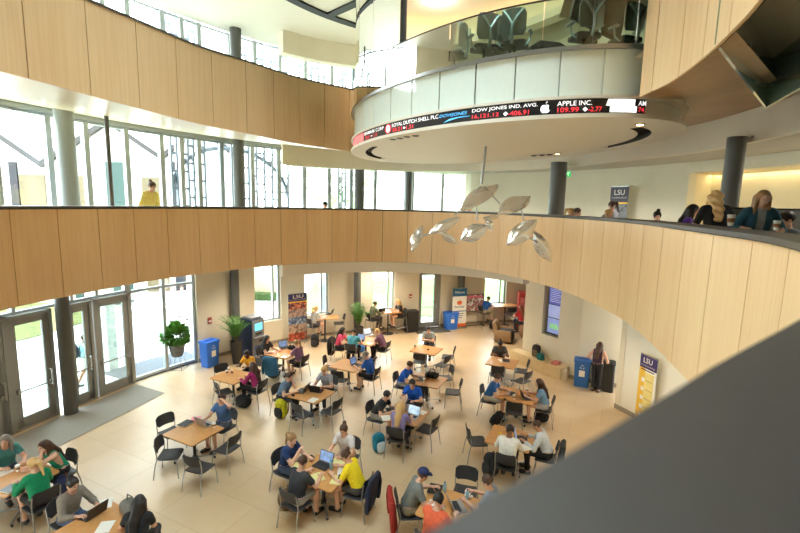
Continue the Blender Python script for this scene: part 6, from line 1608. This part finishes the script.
for x, y in ((2.2, 8.3), (1.6, 10), (.8, 11.8)):
    L = bpy.data.lights.new('drum_light', 'POINT'); L.energy = 17; L.color = (1, .95, .86); L.shadow_soft_size = .3; o = bpy.data.objects.new('drum_light', L); COL.objects.link(o); o.location = (x, y, 10.8)
for px, py, l in ((393, 139, 'first'), (400, 138, 'second'), (407, 136.5, 'third'), (415.5, 135.5, 'fourth')): spotlight(l + ' spotlight of the four near the ticker end of the drum soffit', at(px, py, 7.205), 'spotlights in the drum soffit', False)
for px, py, l in ((534, 155.5, 'first'), (542, 155, 'second'), (549.5, 154.5, 'third'), (557.5, 153.5, 'lit fourth')): spotlight(l + ' spotlight of the row on the far drum edge behind the mobile', at(px, py, 7.205), 'spotlights in the drum soffit', 'lit' in l)
spotlight('lit spotlight at the black slot below the ticker end', at(640, 124, 7.205), 'spotlights in the drum soffit')
# ------------------------------------------------------------------ outside
LAT = mat('white lattice metal', (150, 158, 166), .5, .1, var=.02)
def lattice(label, px0, px1, z0, z1, cols, arch=0, nz=.62):
    d0, d1 = P.px(px0, 6.5), P.px(px1, 6.5); t = None
    g = MB(); off = -.9
    for k in range(cols + 1):
        d = d0 + (d1 - d0) * k / cols; q = P.pt(d) + P.nor(d) * off; T_ = P.tan(d); g.box((q.x, q.y, (z0 + z1) / 2), (.07, .12, z1 - z0), math.atan2(T_.y, T_.x))
    n = int((z1 - z0) / nz)
    for k in range(cols):
        a, b = d0 + (d1 - d0) * k / cols, d0 + (d1 - d0) * (k + 1) / cols
        for j in range(n + 1):
            z = z0 + j * nz + (nz / 2 if k % 2 else 0)
            if z < z1: ribbon(g, P, a, b, z - .035, z + .035, off - .05, off + .05, .6)
    if arch:
        pts = []
        for j in range(13):
            s = j / 12; d = (d0 if arch > 0 else d1) + arch * 2.2 * (1 - math.cos(s * PI / 2)); q = P.pt(d) + P.nor(d) * (off - .1); pts.append((q.x, q.y, z0 + 1.6 + 1.9 * math.sin(s * PI / 2)))
        g.tube(pts, .09, 6)
    o = g.build('lattice_screen', LAT); tag(o, label, 'screen', 'lattice screens outside the tall windows')
lattice('white lattice screen outside left of the tall gallery column', 186, 218, 4.5, 13, 6, 1)
lattice('white lattice screen outside right of the tall gallery column', 243, 296, 4.5, 13, 7, -1)
lattice('narrow white lattice outside by the ring wall\'s left end', 307, 330, 8.6, 13, 4)
lattice('narrow white lattice outside just left of the slim dark column', 343, 350, 4.5, 12.5, 2)
lattice('narrow white lattice outside just right of the slim dark column', 360, 366, 4.5, 12.5, 2)
# gabled pavilion across the court
PW = mat('white render', (222, 220, 210), .8, var=.03, scale=1); PT = mat('sand panels', (98, 86, 62), .8, var=.04, scale=1); TEAL = mat('teal door paint', (8, 52, 45), .5, var=.04); RF = mat('grey roof edge', (44, 40, 40), .7, var=.03)
Y = 24.5
gx = lambda px, py=150: deep(px, py, Y).x
pav = thing('pavilion', 'pale gabled pavilion with teal doors across the court', 'building', (0, 0, 0))
zz = lambda px, py: deep(px, py, Y).z
prof = [(-60, 160), (-22, 118), (47, 165), (112, 122), (165, 158), (203, 128), (245, 160)]
g = MB(); pts = [deep(a, b, Y) for a, b in prof]
base = [Vector((p_.x, Y, 0)) for p_ in pts]
for i in range(len(pts) - 1):
    q = [base[i], base[i + 1], pts[i + 1], pts[i]]; g.loft([[v.copy() for v in q], [v + Vector((-4.0, 9, 0)) for v in q]])
g.build('wall', PW, pav)
for i in range(len(pts) - 1):
    a, b = pts[i], pts[i + 1]; g = MB(); g.loft([[a + Vector((0, -.5, -.15)), b + Vector((0, -.5, -.15)), b + Vector((0, -.5, .15)), a + Vector((0, -.5, .15))], [a + Vector((-4, 9, -.15)), b + Vector((-4, 9, -.15)), b + Vector((-4, 9, .15)), a + Vector((-4, 9, .15))]]); g.build('roof', RF, pav)
for a, b, t_ in ((17, 43, 170), (76, 90, 162), (140, 163, 160)):
    g = MB(); x0, x1 = gx(a), gx(b); g.box(((x0 + x1) / 2, Y - .03, 3.9), (x1 - x0, .06, 6.4)); g.build('panel', PT, pav)
for a, b in ((8, 16), (65, 73), (105, 125), (170, 180)):
    g = MB(); x0, x1 = gx(a), gx(b); zt = zz((a + b) / 2, 162); g.box(((x0 + x1) / 2, Y - .05, zt / 2), (x1 - x0, .1, zt)); g.build('door', TEAL if a > 40 and a < 150 else mat('dark opening', (26, 24, 30), .7, var=.02), pav)
# trees on the lawn
def tree(label, x, y, h, r, c):
    t = thing('tree', label, 'tree', (x, y, hill(x, y) if y > 23 else 0)); g = MB(); g.tube([(0, 0, 0), (.1, .05, h * .3), (0, .1, h * .6)], .16, 7, rs=[.2, .15, .08]); g.build('trunk', mat('bark', (92, 76, 60), .9, var=.2), t)
    def f():
        v = Vector((random.gauss(0, 1), random.gauss(0, 1), random.gauss(0, 1))).normalized() * random.uniform(.4, 1) ** .5
        return Vector((v.x * r, v.y * r, h * .66 + v.z * h * .34)), v
    leaf_cloud('foliage', 1500, f, mat('tree leaf %d' % c[1], c, .7, var=.3, scale=5), t, .5)
tree('pale green tree outside the far upper windows', -5.5, 40, 10, 3.0, (176, 196, 150)); tree('green tree beyond the window near the framed poster', 12, 44, 9, 3.4, (110, 150, 76)); tree('leafy tree outside the lobby doors', -38, 28, 8, 2.8, (124, 150, 88))
# garden wall and bench outside the lobby window
p = at(150, 304, .4); t = thing('garden_bench', 'grey bench outside beyond the lobby window', 'bench', (p.x, p.y, 0), .3); g = MB(); g.box((0, 0, .45), (2.6, .6, .1)); g.build('seat', mat('bench concrete', (150, 146, 140), .8), t)
g = MB(); g.box((0, .28, .8), (2.6, .08, .4)); g.build('backrest', mat('bench concrete', (150, 146, 140), .8), t)
for sx in (-1, 1): g = MB(); g.box((sx * 1.0, 0, .2), (.15, .5, .4)); g.build('leg', mat('bench concrete', (150, 146, 140), .8), t)
q = at(127, 372, 0); g = MB(); g.box((0, 0, 2), (.5, .5, 4)); o = g.build('column_porch', mat('porch concrete', (196, 204, 200), .8), loc=(at(121, 372, 0).x - .6, at(121, 372, 0).y + .2, 0)); struct(o)
q = at(327, 326, 0) ; q = deep(326, 305, 23.6); t = thing('litter_bin', 'grey litter bin outside the window behind the girl with the ponytail', 'bin', (q.x, q.y, 0)); g = MB(); g.lathe([(.36, .0), (.36, 1.5)], (0, 0, 0), 18); g.build('body', mat('litter bin grey', (110, 116, 124), .6), t, smooth=40); g = MB(); g.lathe([(.4, 1.5), (.38, 1.6), (.2, 1.78), (.02, 1.82)], (0, 0, 0), 18); g.build('lid', mat('litter bin grey', (110, 116, 124), .6), t, smooth=40)
# passers-by
pm = at(86, 387, 0); person('man in a pale blue tee with a backpack walking outside the doors', (pm.x, pm.y, 0), (.6, .7), pose='walk', lean=4, look=(0, 5), shirt=(140, 186, 200), hair='buzz', hairc='black', skin='brown', legs=(206, 200, 186), leglen=.5, group=None, rh=(.2, .42, 1.05), h=.02)
bm_ = Vector((pm.x, pm.y, 0)) - Vector((.6, .7, 0)).normalized() * .22; b = backpack('dark backpack worn by the man outside the doors', (bm_.x, bm_.y, 1.0), math.atan2(-.7, -.6) - PI / 2, (50, 60, 70), (70, 80, 90), .95)
pm = at(183, 319, 0); person('woman in a pink top and white shorts walking outside the lobby window', (pm.x, pm.y, 0), (.5, -.6), pose='walk', lean=4, look=(0, 8), shirt=(226, 160, 160), hair='pony', hairc='brown', legs=(230, 226, 222), leglen=.4, group=None, h=.024)
# ------------------------------------------------------------------ light
W = bpy.data.worlds.new('sky'); SC.world = W; W.use_nodes = True; nt = W.node_tree; bg = nt.nodes['Background']
tc = nt.nodes.new('ShaderNodeTexCoord'); sp_ = nt.nodes.new('ShaderNodeSeparateXYZ'); rp = nt.nodes.new('ShaderNodeValToRGB'); nt.links.new(tc.outputs['Generated'], sp_.inputs[0]); nt.links.new(sp_.outputs['Z'], rp.inputs[0])
rp.color_ramp.elements[0].position = 0.0; rp.color_ramp.elements[0].color = (1, .99, .96, 1); rp.color_ramp.elements[1].position = .6; rp.color_ramp.elements[1].color = (.80, .90, 1, 1)
nt.links.new(rp.outputs[0], bg.inputs['Color']); bg.inputs['Strength'].default_value = SKY
def portal(loc, rot, sx, sy):
    L = bpy.data.lights.new('portal', 'AREA'); L.shape = 'RECTANGLE'; L.size = sx; L.size_y = sy; L.cycles.is_portal = True; o = bpy.data.objects.new('daylight_portal', L); COL.objects.link(o); o.location = loc; o.rotation_euler = rot
SC.view_settings.view_transform = 'Standard'; SC.view_settings.look = 'None'; SC.view_settings.exposure = EXPO; SC.view_settings.gamma = 1.0
SC.cycles.max_bounces = 10; SC.cycles.diffuse_bounces = 6; SC.cycles.transparent_max_bounces = 16; SC.cycles.glossy_bounces = 4
SC.cycles.use_denoising = True; SC.cycles.sample_clamp_indirect = 8; SC.cycles.caustics_reflective = False; SC.cycles.caustics_refractive = False
